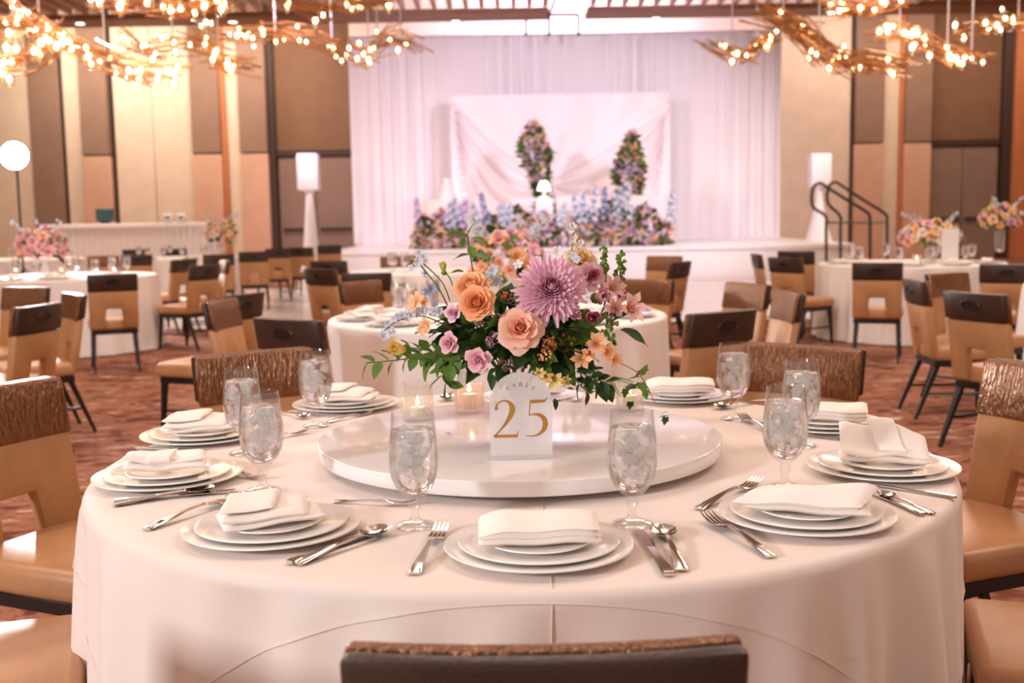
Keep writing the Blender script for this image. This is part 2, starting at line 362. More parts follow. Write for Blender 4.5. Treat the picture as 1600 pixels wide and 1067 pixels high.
# black truss frame hanging above the drape
tr = empty('truss_frame', 'black square frame hanging above the white drape', 'frame', (0, 22.6, 0))
def bar(a, b, r=.035, par=None, y=0, m='frame_grey', name='frame_bar'):
    pa, pb = at_y(*a, 22.6 + y), at_y(*b, 22.6 + y)
    o = obj(name, MB().tube([pa, pb], r, 6).mesh(name, m), par); o.matrix_parent_inverse = par.matrix_world.inverted() if False else Matrix.Translation((0, -22.6, 0)); return o
for a, b in (((822, 23), (822, 56)), ((904, 23), (904, 56)), ((822, 23), (904, 23)), ((858, 23), (858, 56)), ((858, 23), (876, -20))): bar(a, b, par=tr)

# ------------------------------------------------------------------ stage, drape, dance floor
S_Y = 18.6; S_Z = .70; D_Y = 23.8
stg = empty('stage', 'low white stage running below the white drape', 'stage', (1.5, S_Y, 0))
sx0, sx1 = at_y(512, 400, S_Y).x, at_y(1335, 400, S_Y).x
k = 0; nx = 6
for i in range(nx):
    a, b = lerp(sx0, sx1, i / nx), lerp(sx0, sx1, (i + 1) / nx)
    obj('stage_deck', bevelled(MB().box((a + .004 - 1.5, 0, S_Z - .08), (b - .004 - 1.5, 6.2, S_Z)), .006, 1).mesh('stage_deck', 'stage_white'), stg)
    obj('stage_skirt', bevelled(MB().box((a + .003 - 1.5, .03, 0), (b - .003 - 1.5, .07, S_Z - .082)), .004, 1).mesh('stage_skirt', 'stage_white'), stg)
df = empty('dance_floor', 'glossy white dance floor in front of the stage', 'dance floor', (.6, 15, 0))
for i in range(6):
    for j in range(4):
        a, b = -5.2 + i * 1.75, 13.3 - 2.44 + j * 1.9
        obj('floor_panel', bevelled(MB().box((a + .004 - .6, b + .004 - 15, 0.001), (a + 1.746 - .6, b + 1.896 - 15, .02)), .004, 1).mesh('floor_panel', 'dance_white'), df)
def pleats(x0, x1, z0, z1, y, amp, per, m, name, nx=None, nz=14, fn=None):
    nx = nx or int((x1 - x0) / per * 10); rows = []
    for j in range(nz + 1):
        z = lerp(z0, z1, j / nz); row = []
        for i in range(nx + 1):
            x = lerp(x0, x1, i / nx); ph = 2 * pi * x / per + 1.3 * sin(x * 1.7) + .5 * sin(x * 4.1)
            a = amp * (.55 + .45 * sin(x * 2.3 + 1)) * (.75 + .25 * (1 - j / nz))
            row.append((x, y + a * sin(ph) + .3 * a * sin(2.3 * ph + z * .6), z))
        rows.append(row)
    return MB().grid(rows).mesh(name, m, 80)
dr = empty('pipe_and_drape', 'tall white pleated drape behind the stage', 'drape', (1.2, D_Y, S_Z))
dx = [at_y(p, 200, D_Y).x for p in (549, 660, 757, 880, 985, 1110, 1219)]; dzt = at_y(880, 55, D_Y).z
for i in range(6):
    o = obj('drape_panel', pleats(dx[i] - .02, dx[i + 1] + .02, S_Z + .005, dzt, D_Y, .075, .31, 'drape', 'drape_panel'), dr); o.matrix_parent_inverse = Matrix.Translation((-1.2, -D_Y, -S_Z))
o = obj('drape_pipe', MB().tube([(dx[0], D_Y, dzt + .02), (dx[-1], D_Y, dzt + .02)], .03, 8).mesh('drape_pipe', 'cable_white'), dr); o.matrix_parent_inverse = Matrix.Translation((-1.2, -D_Y, -S_Z))
for i in (0, 2, 4, 6):
    o = obj('drape_upright', MB().tube([(dx[i], D_Y + .16, S_Z + .002), (dx[i], D_Y + .16, dzt + .02)], .03, 8).mesh('drape_upright', 'cable_white'), dr); o.matrix_parent_inverse = Matrix.Translation((-1.2, -D_Y, -S_Z))
# swagged satin backdrop on its own frame
B_Y = 22.9
b0, b1 = at_y(706, 250, B_Y).x, at_y(1046, 250, B_Y).x; bz = at_y(870, 147, B_Y).z
bd = empty('satin_backdrop', 'swagged blush satin backdrop in front of the drape', 'backdrop', ((b0 + b1) / 2, B_Y, S_Z))
rows = []
NX, NZ = 150, 110
for j in range(NZ + 1):
    t = j / NZ; row = []
    for i in range(NX + 1):
        u = i / NX; xx = lerp(b0, b1, u); zz = lerp(S_Z + .01, bz, t)
        # two swags hang from the top corners to a gathering point left of the middle
        cu, ct = .44, .42; left = u < cu; q = min(1, (u / cu) if left else (1 - u) / (1 - cu)); tl = lerp(.97 if left else .9, ct, q)
        hang = 1.9 * q * (1 - q) + .05; s_ = (tl - t) / hang
        y = B_Y + .06 - .10 * smooth(-.05, .5, s_)
        if s_ > 0: y += .085 * smooth(0, .25, s_) * (1 - .5 * smooth(1.2, 2.5, s_)) * sin(2 * pi * 3.1 * min(s_, 3) ** .8 + (0 if left else 1.5)) * smooth(0, .12, min(q, 1 - q) + .03)
        else: y += .03 * sin(u * 26) * smooth(0, .5, -s_) + .05 * sin((u - cu) / (.15 + abs(t - ct)) * 5) * smooth(.0, .3, -s_) * (1 - smooth(.3, 1.2, -s_))
        row.append((xx, y, zz))
    rows.append(row)
o = obj('satin_swag', MB().grid(rows).mesh('satin_swag', 'satin', 80), bd); o.matrix_parent_inverse = Matrix.Translation((-(b0 + b1) / 2, -B_Y, -S_Z))
for a, b in (((b0, B_Y + .15, S_Z + .002), (b0, B_Y + .15, bz)), ((b1, B_Y + .15, S_Z + .002), (b1, B_Y + .15, bz)), ((b0, B_Y + .15, bz), (b1, B_Y + .15, bz))):
    o = obj('frame_bar', MB().tube([a, b], .03, 8).mesh('frame_bar', 'plastic_white'), bd); o.matrix_parent_inverse = Matrix.Translation((-(b0 + b1) / 2, -B_Y, -S_Z))
# covered loudspeakers on white cones
def cone_speaker(px, top, bot, half, d, label, z0=0):
    Y = d - 2.441; c = at_y(px, top, Y); zt, zb = c.z, at_y(px, bot, Y).z; hw = half * d / F_PX
    e = empty('covered_speaker', label, 'speaker', (c.x, Y, z0)); zt -= z0; zb -= z0; k_ = min(1, zb / 2)
    obj('stand_cover', MB().lathe([(.27, 0), (.27, .02), (.20, .4 * k_), (.13, .95 * k_), (.075, zb - .28), (.06, zb - .08), (hw * .8, zb)], 28).mesh('stand_cover', 'spandex'), e)
    obj('speaker_cover', bevelled(MB().box((-hw, -hw * .8, zb - .02), (hw, hw * .8, zt)), .03, 2).mesh('speaker_cover', 'spandex'), e)
cone_speaker(481, 240, 296, 16, 20.0, 'white covered speaker on a cone stand left of the stage')
cone_speaker(1281, 240, 290, 15.5, 22.4, 'white covered speaker on a cone stand beside the stair rail', S_Z + .003)
# stair rails
def rail(pts, d, label, post):
    Y = d - 2.441
    P = [at_y(1060 + .3375 * x, .3375 * y, Y) for x, y in pts]
    P[0].z = .02; P[-1].z = .02
    base = Vector((P[0].x, Y, 0))
    e = empty('stair_rail', label, 'railing', base)
    loc = [p - base for p in P]
    obj('hand_rail', MB().tube(catmull(loc, 5), .028, 8).mesh('hand_rail', 'black_metal'), e)
    a, b = at_y(1060 + .3375 * post[0], .3375 * 1030, Y) - base, at_y(1060 + .3375 * post[1], .3375 * 1030, Y) - base
    obj('cross_bar', MB().tube([a, b], .02, 6).mesh('cross_bar', 'black_metal'), e)
rail([(685, 1300), (684, 1067), (680, 1000), (622, 955), (622, 875), (655, 848), (690, 868), (780, 925), (872, 982), (886, 1010), (887, 1067), (887, 1300)], 20.2, 'black metal stair rail nearest the white cone', (684, 886))
rail([(750, 1300), (750, 1067), (748, 1000), (692, 940), (695, 868), (724, 843), (760, 862), (860, 928), (955, 988), (966, 1020), (966, 1067), (966, 1300)], 20.8, 'black metal stair rail farther from the white cone', (750, 966))

# ------------------------------------------------------------------ chair
LEAN = .17
def backbend(p):
    x, y, z = p; return (x, y - LEAN * (z - .42) + .022 * (x / .22) ** 2, z)
xc = [('x', -.14), ('x', -.07), ('x', 0), ('x', .07), ('x', .14)]
def uprofile(y0, y1):
    o = [(-.212, .40), (-.215, .745), (.215, .745), (.212, .40), (.082, .40), (.066, .585), (-.066, .585), (-.082, .40)]
    n = len(o); m = MB(); m.add([(x, y0, z) for x, z in o] + [(x, y1, z) for x, z in o], [tuple(range(n)), tuple(range(2 * n - 1, n - 1, -1))] + [(i, i + n, (i + 1) % n + n, (i + 1) % n) for i in range(n)]); return m
CH = {}
CH['backrest'] = bevelled(uprofile(-.228, -.178), .012, 2, xc, backbend).mesh('backrest', 'tan_leather')
CH['top_band'] = bevelled(MB().box((-.218, -.234, .748), (.218, -.202, .905)), .012, 2, xc, backbend).mesh('top_band', 'brown_leather')
CH['front_panel'] = bevelled(MB().box((-.218, -.2015, .735), (.218, -.172, .905)), .012, 2, xc, backbend).mesh('front_panel', 'crinkle')
hd = MB()
for rr, zz, yy in ((1, 0, 0),): pass
ring = []
for k in range(24):
    a = 2 * pi * k / 24; ring.append((.062 * cos(a), .032 * sin(a) if sin(a) > 0 else .026 * sin(a)))
def hring(s, y): return [backbend((x * s, -.234 + y, .832 + z * s)) for x, z in ring]
CH['handle'] = MB().grid([hring(1.16, .001), hring(1.10, -.006), hring(.98, -.007), hring(.9, .0005)], 0, True).mesh('handle', 'brown_leather', 60)
CH['grip_shade'] = MB().add(hring(.93, -.0015), [tuple(range(24))]).mesh('grip_shade', 'handle_dark', 0)  # flat dark disc, the shade of the grip hollow put into its colour
CH['seat'] = bevelled(MB().box((-.225, -.20, .385), (.225, .26, .475)), .028, 3, [('x', -.1), ('x', .1), ('y', 0)], lambda p: (p.x * (1 - .05 * (p.y < -.1)), p.y, p.z + .008 * max(0, 1 - (p.x / .2) ** 2) * (p.z > .44))).mesh('seat', 'tan_seat')
CH['seat_frame'] = bevelled(MB().box((-.205, -.19, .345), (.205, .24, .388)), .006, 1).mesh('seat_frame', 'black_metal')
def leg(x0, y0, x1, y1):
    q = [(-1, -1), (1, -1), (1, 1), (-1, 1)]
    return MB().loft([[(x1 + .010 * a, y1 + .010 * b, 0) for a, b in q], [(x0 + .017 * a, y0 + .017 * b, .35) for a, b in q]]).mesh('leg', 'black_metal')
LEGS = [leg(-.185, .215, -.205, .235), leg(.185, .215, .205, .235), leg(-.18, -.165, -.195, -.30), leg(.18, -.165, .195, -.30)]
CH['stretcher'] = [MB().tube([(s * .194, .225, .17), (s * .188, -.232, .17)], .010, 6).mesh('stretcher', 'black_metal') for s in (-1, 1)]
def chair_proto():
    e = empty('banquet_chair', 'chair', 'chair')
    for k in ('seat', 'backrest', 'seat_frame'): obj(k, CH[k], e)
    b = obj('top_band', CH['top_band'], e); h = obj('handle', CH['handle'], b); 
    b['label'] = 'dark brown leather band'; h['label'] = 'oval pull handle'
    obj('grip_shade', CH['grip_shade'], b)
    f = obj('front_panel', CH['front_panel'], e); f['label'] = 'crinkled bronze brown panel'
    for l in LEGS: obj('leg', l, e)
    for s in CH['stretcher']: obj('stretcher', s, e)
    return e
_ch = [None]
TOPC = Vector(backbend((0, -.203, .905)))       # top middle of the back, chair space
def chair(px, py, label, yaw=None, face=None, group='banquet chairs', dmax=None, pos=None, scale=None):
    if pos is None:
        p = at_z(px, py, .905)
        if dmax and p.y + 2.441 > dmax: p = at_y(px, py, dmax - 2.441)
    else: p = Vector((pos[0], pos[1], 0))
    if face is not None: d = Vector((face[0] - p.x, face[1] - p.y)); yw = atan2(-d.x, d.y)
    else: yw = R(yaw) + math.atan((800 - px) / F_PX)      # yaw is measured from the line of sight
    if _ch[0] is None: _ch[0] = c = chair_proto()
    else: c = copy_tree(_ch[0])
    off = Matrix.Rotation(yw, 3, 'Z') @ TOPC
    c.location = (p.x - off.x, p.y - off.y, 0); c.rotation_euler = (0, 0, yw); c['label'] = label; c['group'] = group
    if scale: c.scale = (scale,) * 3
    return c
G1, G2, G3, G4 = 'chairs at the table numbered 25', 'chairs at the table behind the flowers', 'chairs on the left of the room', 'chairs on the right of the room'
chair(852, 1022, 'chair in the foreground with its dark leather back to the camera', pos=(.014, -1.385), face=(.005, 0), group=G1, scale=.95)
chair(388, 527, 'chair facing us behind the goblets at the back left of table 25', face=(0, 0), group=G1)
chair(1262, 517, 'chair facing us behind the goblets at the back right of table 25', face=(0, 0), group=G1)
chair(0, 0, 'large tan chair at the left edge showing its square back opening', pos=(-1.45, .55), face=(.1, -.12), group=G1)
chair(0, 0, 'chair whose tan seat fills the bottom left corner', pos=(-1.39, -.45), face=(0, 0), group=G1)
chair(0, 0, 'large tan chair at the right edge with a glinting bronze panel', pos=(1.50, .60), face=(0, 0), group=G1)
chair(0, 0, 'chair whose tan seat fills the bottom right corner', pos=(1.41, -.44), face=(0, 0), group=G1)
chair(0, 0, 'chair just out of view left of the foreground chair', pos=(-.95, -1.27), face=(0, 0), group=G1)
chair(0, 0, 'chair just out of view right of the foreground chair', pos=(.95, -1.27), face=(0, 0), group=G1)
T2 = (-.09, 3.60)
chair(441, 483, 'dark backed chair with oval grip at the near left of the second table', yaw=-47, group=G2)
chair(1137, 471, 'dark backed chair with oval grip at the near right of the second table', yaw=47, group=G2)
chair(556, 429, 'brown fronted chair on the far left side of the second table', yaw=-132, group=G2)
chair(1014, 426, 'brown fronted chair on the far right side of the second table', yaw=150, group=G2)
chair(571, 418, 'chair just behind the brown fronted one left of the second table', yaw=-8, group=G2)
chair(621, 394, 'brown chair standing left of the blue delphiniums near the dance floor', yaw=185, group=G2, dmax=13)
chair(175, 420, 'chair seen squarely from behind with a white gap in its back, left table', yaw=2, group=G3)
chair(67, 463, 'nearest left chair turned slightly, grip on its dark band', yaw=57, group=G3)
chair(46, 438, 'chair facing us at the far left, partly behind the nearest left chair', yaw=133, group=G3)
chair(124, 447, 'chair seen edge on between the two nearest left chairs', yaw=104, group=G3)
chair(291, 399, 'chair turned sideways at the right of the left table', yaw=48, group=G3)
chair(324, 407, 'dark banded chair with tan side behind the edge on chair', yaw=48, group=G3)
chair(341, 392, 'dark chair back behind the sideways pair on the left', yaw=0, group=G3)
chair(356, 400, 'chair seen from its silvery side left of the centre aisle', yaw=100, group=G3)
chair(334, 456, 'chair seen edge on just left of the purple lit chair', yaw=-112, group=G3)
chair(383, 448, 'purple lit chair back above the dark gripped chair', yaw=53, group=G3)
chair(495, 412, 'dark banded chair left of the second table near the aisle', yaw=-50, group=G3)
chair(511, 401, 'purple lit chair at the edge of the dance floor', yaw=-22, group=G3)
chair(435, 379, 'dark chair in the middle distance left of the white cone', yaw=20, group=G3, dmax=17.5)
chair(468, 370, 'brown chair directly in front of the white cone on the left', yaw=-20, group=G3, dmax=18)
chair(395, 382, 'brown chair left of the white cone in the middle distance', yaw=0, group=G3, dmax=15.9)
chair(514, 374, 'small far chair just right of the left cone', yaw=0, group=G3, dmax=19.3)
chair(162, 394, 'small far chair behind the goblets of the left table', yaw=170, group=G3)
chair(214, 393, 'small dark far chair right of the goblets on the left table', yaw=10, group=G3)
chair(211, 375, 'small far chair below the skirted buffet, left one', yaw=10, group=G3, dmax=18.5)
chair(272, 373, 'small far chair below the skirted buffet, right one', yaw=10, group=G3, dmax=18.5)
chair(1041, 393, 'glinting chair facing us right of the flowers at the dance floor', yaw=150, group=G4)
chair(1068, 401, 'chair seen edge on beside the glinting chair at the dance floor', yaw=66, group=G4)
chair(1176, 431, 'chair angled toward us right behind the dark gripped chair', yaw=127, group=G4)
chair(1177, 390, 'slim edge on chair alone before the white stage', yaw=-80, group=G4)
chair(1223, 395, 'chair from behind with a shining grip, right of the aisle', yaw=-42, group=G4)
chair(1243, 386, 'brown chair behind the shining gripped one, right of the aisle', yaw=-10, group=G4, dmax=13)
chair(1243, 443, 'chair seen from its bright side behind the right goblets', yaw=108, group=G4)
chair(1371, 402, 'chair seen squarely from behind at the right table', yaw=-2, group=G4)
chair(1422, 426, 'dark chair seen edge on right of the squarely seen chair', yaw=-74, group=G4)
chair(1473, 416, 'chair turned toward us at the right, seat showing', yaw=-128, group=G4)
chair(1517, 444, 'nearest right chair from behind with long splayed black legs', yaw=-44, group=G4)
chair(1574, 404, 'chair from behind cut by the right edge of the picture', yaw=-4, group=G4)
# ------------------------------------------------------------------ tables
TZ = .762; TR = .914
def make_fold(seed, n=9):
    r = random.Random(seed); ks = [(r.randint(7, 38), r.uniform(0, 6.28), r.uniform(.4, 1)) for _ in range(n)]
    tot = sum(k[2] for k in ks)
    return lambda a: sum(w * cos(k * a + p) for k, p, w in ks) / tot * 1.8
def drape_fn(fold, amp=.035, flare=.02):
    def f(s, a):
        if s < TR - .012: return Vector((s * cos(a), s * sin(a), TZ))
        t = s - (TR - .012)
        arc = .02 * pi / 2
        if t < arc:
            q = t / .02; return Vector(((TR - .012 + .02 * sin(q)) * cos(a), (TR - .012 + .02 * sin(q)) * sin(a), TZ - .02 * (1 - cos(q))))
        dr = t - arc; v = min(1, dr / .74); zz = max(.004, TZ - .02 - dr)
        r = TR + .008 + flare * v + amp * (v ** .55) * (fold(a) + .18)
        return Vector((r * cos(a), r * sin(a), zz))
    return f
def cloth_mesh(df, na=240, smax=1.665):
    ss = [.02, .3, .6, .85] + [TR - .012 + i * .0052 for i in range(7)] + [TR + .03 + i * (smax - TR - .03) / 15 for i in range(16)]
    return MB().grid([[tuple(df(s, 2 * pi * k / na)) for k in range(na)] for s in ss], 0, True).add([tuple(df(.02, 2 * pi * k / na)) for k in range(na)], [tuple(range(na))])
def banquet_table(c, label, seed, amp=.035, seams=True, na=240):
    e = empty('banquet_table', label, 'table', (c[0], c[1], 0), 0, 'round banquet tables')
    df = drape_fn(make_fold(seed), amp)
    cl = obj('tablecloth', cloth_mesh(df, na).mesh('tablecloth', 'cloth' if seams else 'cloth_white', 60), e)
    obj('table_top', MB().lathe([(0, .715), (TR - .03, .715), (TR - .02, .72), (TR - .02, .755), (TR - .03, .757), (0, .757)], 48).mesh('table_top', 'wall_wood'), e)
    for k in range(4):
        a = pi / 4 + k * pi / 2; obj('leg', MB().tube([(.55 * cos(a), .55 * sin(a), .002), (.5 * cos(a), .5 * sin(a), .714)], .016, 8).mesh('table_leg', 'black_metal'), e)
    if seams:
        def seam(nx, ny, dist, lo, hi, r=.0016):
            pts = []
            for i in range(90):
                q = lerp(lo, hi, i / 89); x, y = nx * dist - ny * q, ny * dist + nx * q
                s = sqrt(x * x + y * y)
                if s > 1.64: continue
                p = df(s, atan2(y, x)); a = atan2(y, x); k = smooth(TR - .03, TR + .02, s)
                pts.append(p + Vector((cos(a) * .0008 * k, sin(a) * .0008 * k, .0006 * (1 - k))))
            obj('seam', MB().tube(pts, r, 6).mesh('seam', 'seam'), cl)
        seam(0, -1, .928, -1.3, 1.3); seam(-1, 0, .985, -1.2, 1.2); seam(1, 0, 1.02, -1.2, 1.2)
        seam(1, 0, .038, -1.6, 1.0, .0013)
    return e
T1e = banquet_table((0, 0), 'round table numbered 25 under an ivory cloth in the foreground', 3, .06)
T3 = at_z(100, 434, TZ); T3 = Vector((T3.x, 9.0, 0)); T3.x = -(700 / F_PX) * 11.44
T5 = Vector((4.10, 8.95, 0)); T4 = Vector((-(515 / F_PX) * 16.9, 14.4, 0)); T6 = Vector((7.6, 11.2, 0)); T7 = Vector((-.75, 9.0, 0))
T8 = Vector((4.52, 5.15, 0)); T9 = Vector((-8.3, 13.9, 0)); T10 = Vector((-7.7, 15.0, 0))
banquet_table(T2, 'second round table with white cloth directly behind the flowers', 5, .04, False, 160)
banquet_table(T3[:2], 'round white table at the left with pink flowers', 6, .05, False, 120)
banquet_table(T4[:2], 'round white table farther back on the left by the aisle', 7, .05, False, 120)
banquet_table(T5[:2], 'round white table at the right with cream flowers', 8, .05, False, 120)
banquet_table(T6[:2], 'farthest round white table at the right edge', 9, .05, False, 120)
banquet_table(T7[:2], 'round white table with goblets near the dance floor', 10, .05, False, 120)
banquet_table(T8[:2], 'white clothed table just cut by the right edge', 11, .05, False, 120)
banquet_table(T10[:2], 'round white table far left below the buffet', 12, .05, False, 120)

# ------------------------------------------------------------------ tableware meshes
def plate_prof(Rr, h, foot, th=.004):
    w_ = Rr * .66
    return [(0, .003), (foot, .003), (foot, 0), (foot + .006, 0), (foot + .008, .003), (w_, .004), (w_ + .02, h * .55), (Rr - .004, h - th * .6), (Rr, h - .001), (Rr - .001, h + .0012), (Rr - .005, h + .001), (w_ + .022, h * .55 + th), (w_ + .006, .0085), (w_ - .01, .0065), (0, .006)]
PL = {'charger_plate': MB().lathe(plate_prof(.152, .014, .09), 64).mesh('charger_plate', 'china', 50),
      'dinner_plate': MB().lathe(plate_prof(.129, .0125, .075), 64).mesh('dinner_plate', 'china', 50),
      'salad_plate': MB().lathe(plate_prof(.086, .009, .05), 56).mesh('salad_plate', 'china', 50)}
def gob_prof():
    out = [(0, .0005), (.034, .0005), (.036, .002), (.035, .0035), (.022, .007), (.010, .012), (.0065, .02), (.0062, .028), (.0095, .034), (.0105, .040), (.0085, .046), (.009, .050), (.020, .057), (.032, .070), (.040, .088), (.0435, .108), (.0432, .130), (.0405, .160), (.0365, .198)]
    inn = [(.0362, .2), (.0350, .198), (.039, .160), (.0417, .130), (.042, .108), (.0385, .088), (.0305, .071), (.018, .060), (.006, .056), (0, .0555)]
    return out + inn
GOB = MB().lathe(gob_prof(), 40).mesh('water_goblet', 'glass', 60)
WAT = MB().lathe([(0, .0562), (.0058, .0566), (.0177, .0606), (.030, .0714), (.038, .0884), (.0414, .108), (.0411, .130), (.0384, .160), (.0373, .170), (.0362, .1712), (0, .1708)], 40).mesh('water', 'water', 60)
def ice_mesh(seed):
    r = random.Random(seed); m = MB().box((-.013, -.011, -.010), (.013, .011, .010))
    m = bevelled(m, .004, 2, (), lambda p: (p.x * (1 + r.uniform(-.12, .12)), p.y * (1 + r.uniform(-.12, .12)), p.z * (1 + r.uniform(-.15, .15)))); return m.mesh('ice_cube', 'ice', 30)
ICE = [ice_mesh(i) for i in range(4)]
def goblet(loc, label, group, seed=0, full=True):
    e = empty('water_goblet', label, 'glass', loc, rnd.uniform(0, 6.28), group)
    obj('glass_bowl', GOB, e); obj('water', WAT, e)
    if full:
        r = random.Random(seed * 7 + 1)
        for k in range(11):
            a = k * 2.4 + r.uniform(0, .5); rr = (.024, .012, .022, .006)[k % 4]; z = .166 - .0068 * k - r.uniform(0, .004); rr = min(rr, .022 if z > .11 else .017)
            obj('ice_cube', ICE[k % 4], e, (rr * cos(a), rr * sin(a), z), (r.uniform(0, 3), r.uniform(0, 3), r.uniform(0, 3)), .82)
    return e
def ringsec(y, w_, t, z, crown=.3):
    return [(-w_, y, z), (-w_ * .8, y, z - t), (w_ * .8, y, z - t), (w_, y, z), (w_ * .8, y, z + t), (-w_ * .8, y, z + t)]
def handle_secs(L, w0, wn, zn):
    return [ringsec(0, w0, .0015, .0025), ringsec(.004, w0 * 1.04, .0019, .003), ringsec(L * .35, w0 * .82, .0019, .006), ringsec(L * .7, wn * 1.15, .0018, zn * .9), ringsec(L, wn, .0018, zn)]
def fork_mesh():
    m = MB(); m.loft(handle_secs(.115, .0085, .0034, .011) + [ringsec(.125, .0045, .0014, .0105), ringsec(.135, .0105, .0011, .0075), ringsec(.148, .0118, .001, .0055)])
    for k in range(4):
        x = -.0092 + k * .00613
        sec = lambda y, w_, z: [(x - w_, y, z - .0009), (x + w_, y, z - .0009), (x + w_, y, z + .0009), (x - w_, y, z + .0009)]
        m.loft([sec(.147, .0022, .0055), sec(.165, .0021, .0052), sec(.185, .0018, .0085), sec(.198, .0007, .0125)])
    return m.mesh('fork', 'steel', 50)
def knife_mesh():
    m = MB(); m.loft([ringsec(0, .0078, .0028, .004), ringsec(.004, .0082, .0032, .0042), ringsec(.05, .0066, .003, .0042), ringsec(.1, .0052, .0026, .004), ringsec(.112, .005, .002, .0038)])
    b = []
    for y, a, c in ((.110, -.004, .005), (.125, -.005, .009), (.17, -.005, .0100), (.195, -.005, .0085), (.208, -.004, .003), (.212, -.0035, -.001)):
        b.append([(a, y, .0038 - .0011), (c, y, .0038 - .0003), (c, y, .0038 + .0003), (a, y, .0038 + .0011)])
    m.loft(b); return m.mesh('knife', 'steel', 40)
def spoon_mesh(bw=.0195, bl=.056):
    m = MB(); m.loft(handle_secs(.118, .0085, .0032, .0105) + [ringsec(.128, .0042, .0014, .0095)])
    rows, rows2 = [], []
    for i in range(13):
        t = i / 12; y = .124 + bl * t; w_ = bw * sqrt(max(.006, 1 - (2 * (t - .03) - .97) ** 2 * .995)) * (.86 + .14 * t)
        row, row2 = [], []
        for j in range(11):
            u = -1 + 2 * j / 10; z = .0025 + .0085 * (1 - (1 - u * u) * (sin(pi * min(1, t * .96 + .02)) ** .7)) 
            row.append((w_ * u, y, z + .0008)); row2.append((w_ * u * 1.02, y, z - .0006))
        rows.append(row); rows2.append(row2)
    m.grid(rows); m.grid([r[::-1] for r in rows2]); return m.mesh('spoon', 'steel', 60)
CUT = {'fork': (fork_mesh(), .198), 'knife': (knife_mesh(), .212), 'spoon': (spoon_mesh(), .18)}
def cutlery(kind, a, b, label, z=TZ + .0012):
    """laid from handle end pixel a to tip pixel b"""
    p, q = at_z(*a, z), at_z(*b, z); me, L = CUT[kind]; d = q - p; l = d.length
    s = min(1.18, max(.82, l / L)); mid = (p + q) / 2; dn = d.normalized(); o = mid - dn * (L * s / 2)
    e = obj(kind, me, None, (o.x, o.y, z), (0, 0, atan2(-dn.x, dn.y)), s)
    return tag(e, label, kind, 'cutlery on table 25')
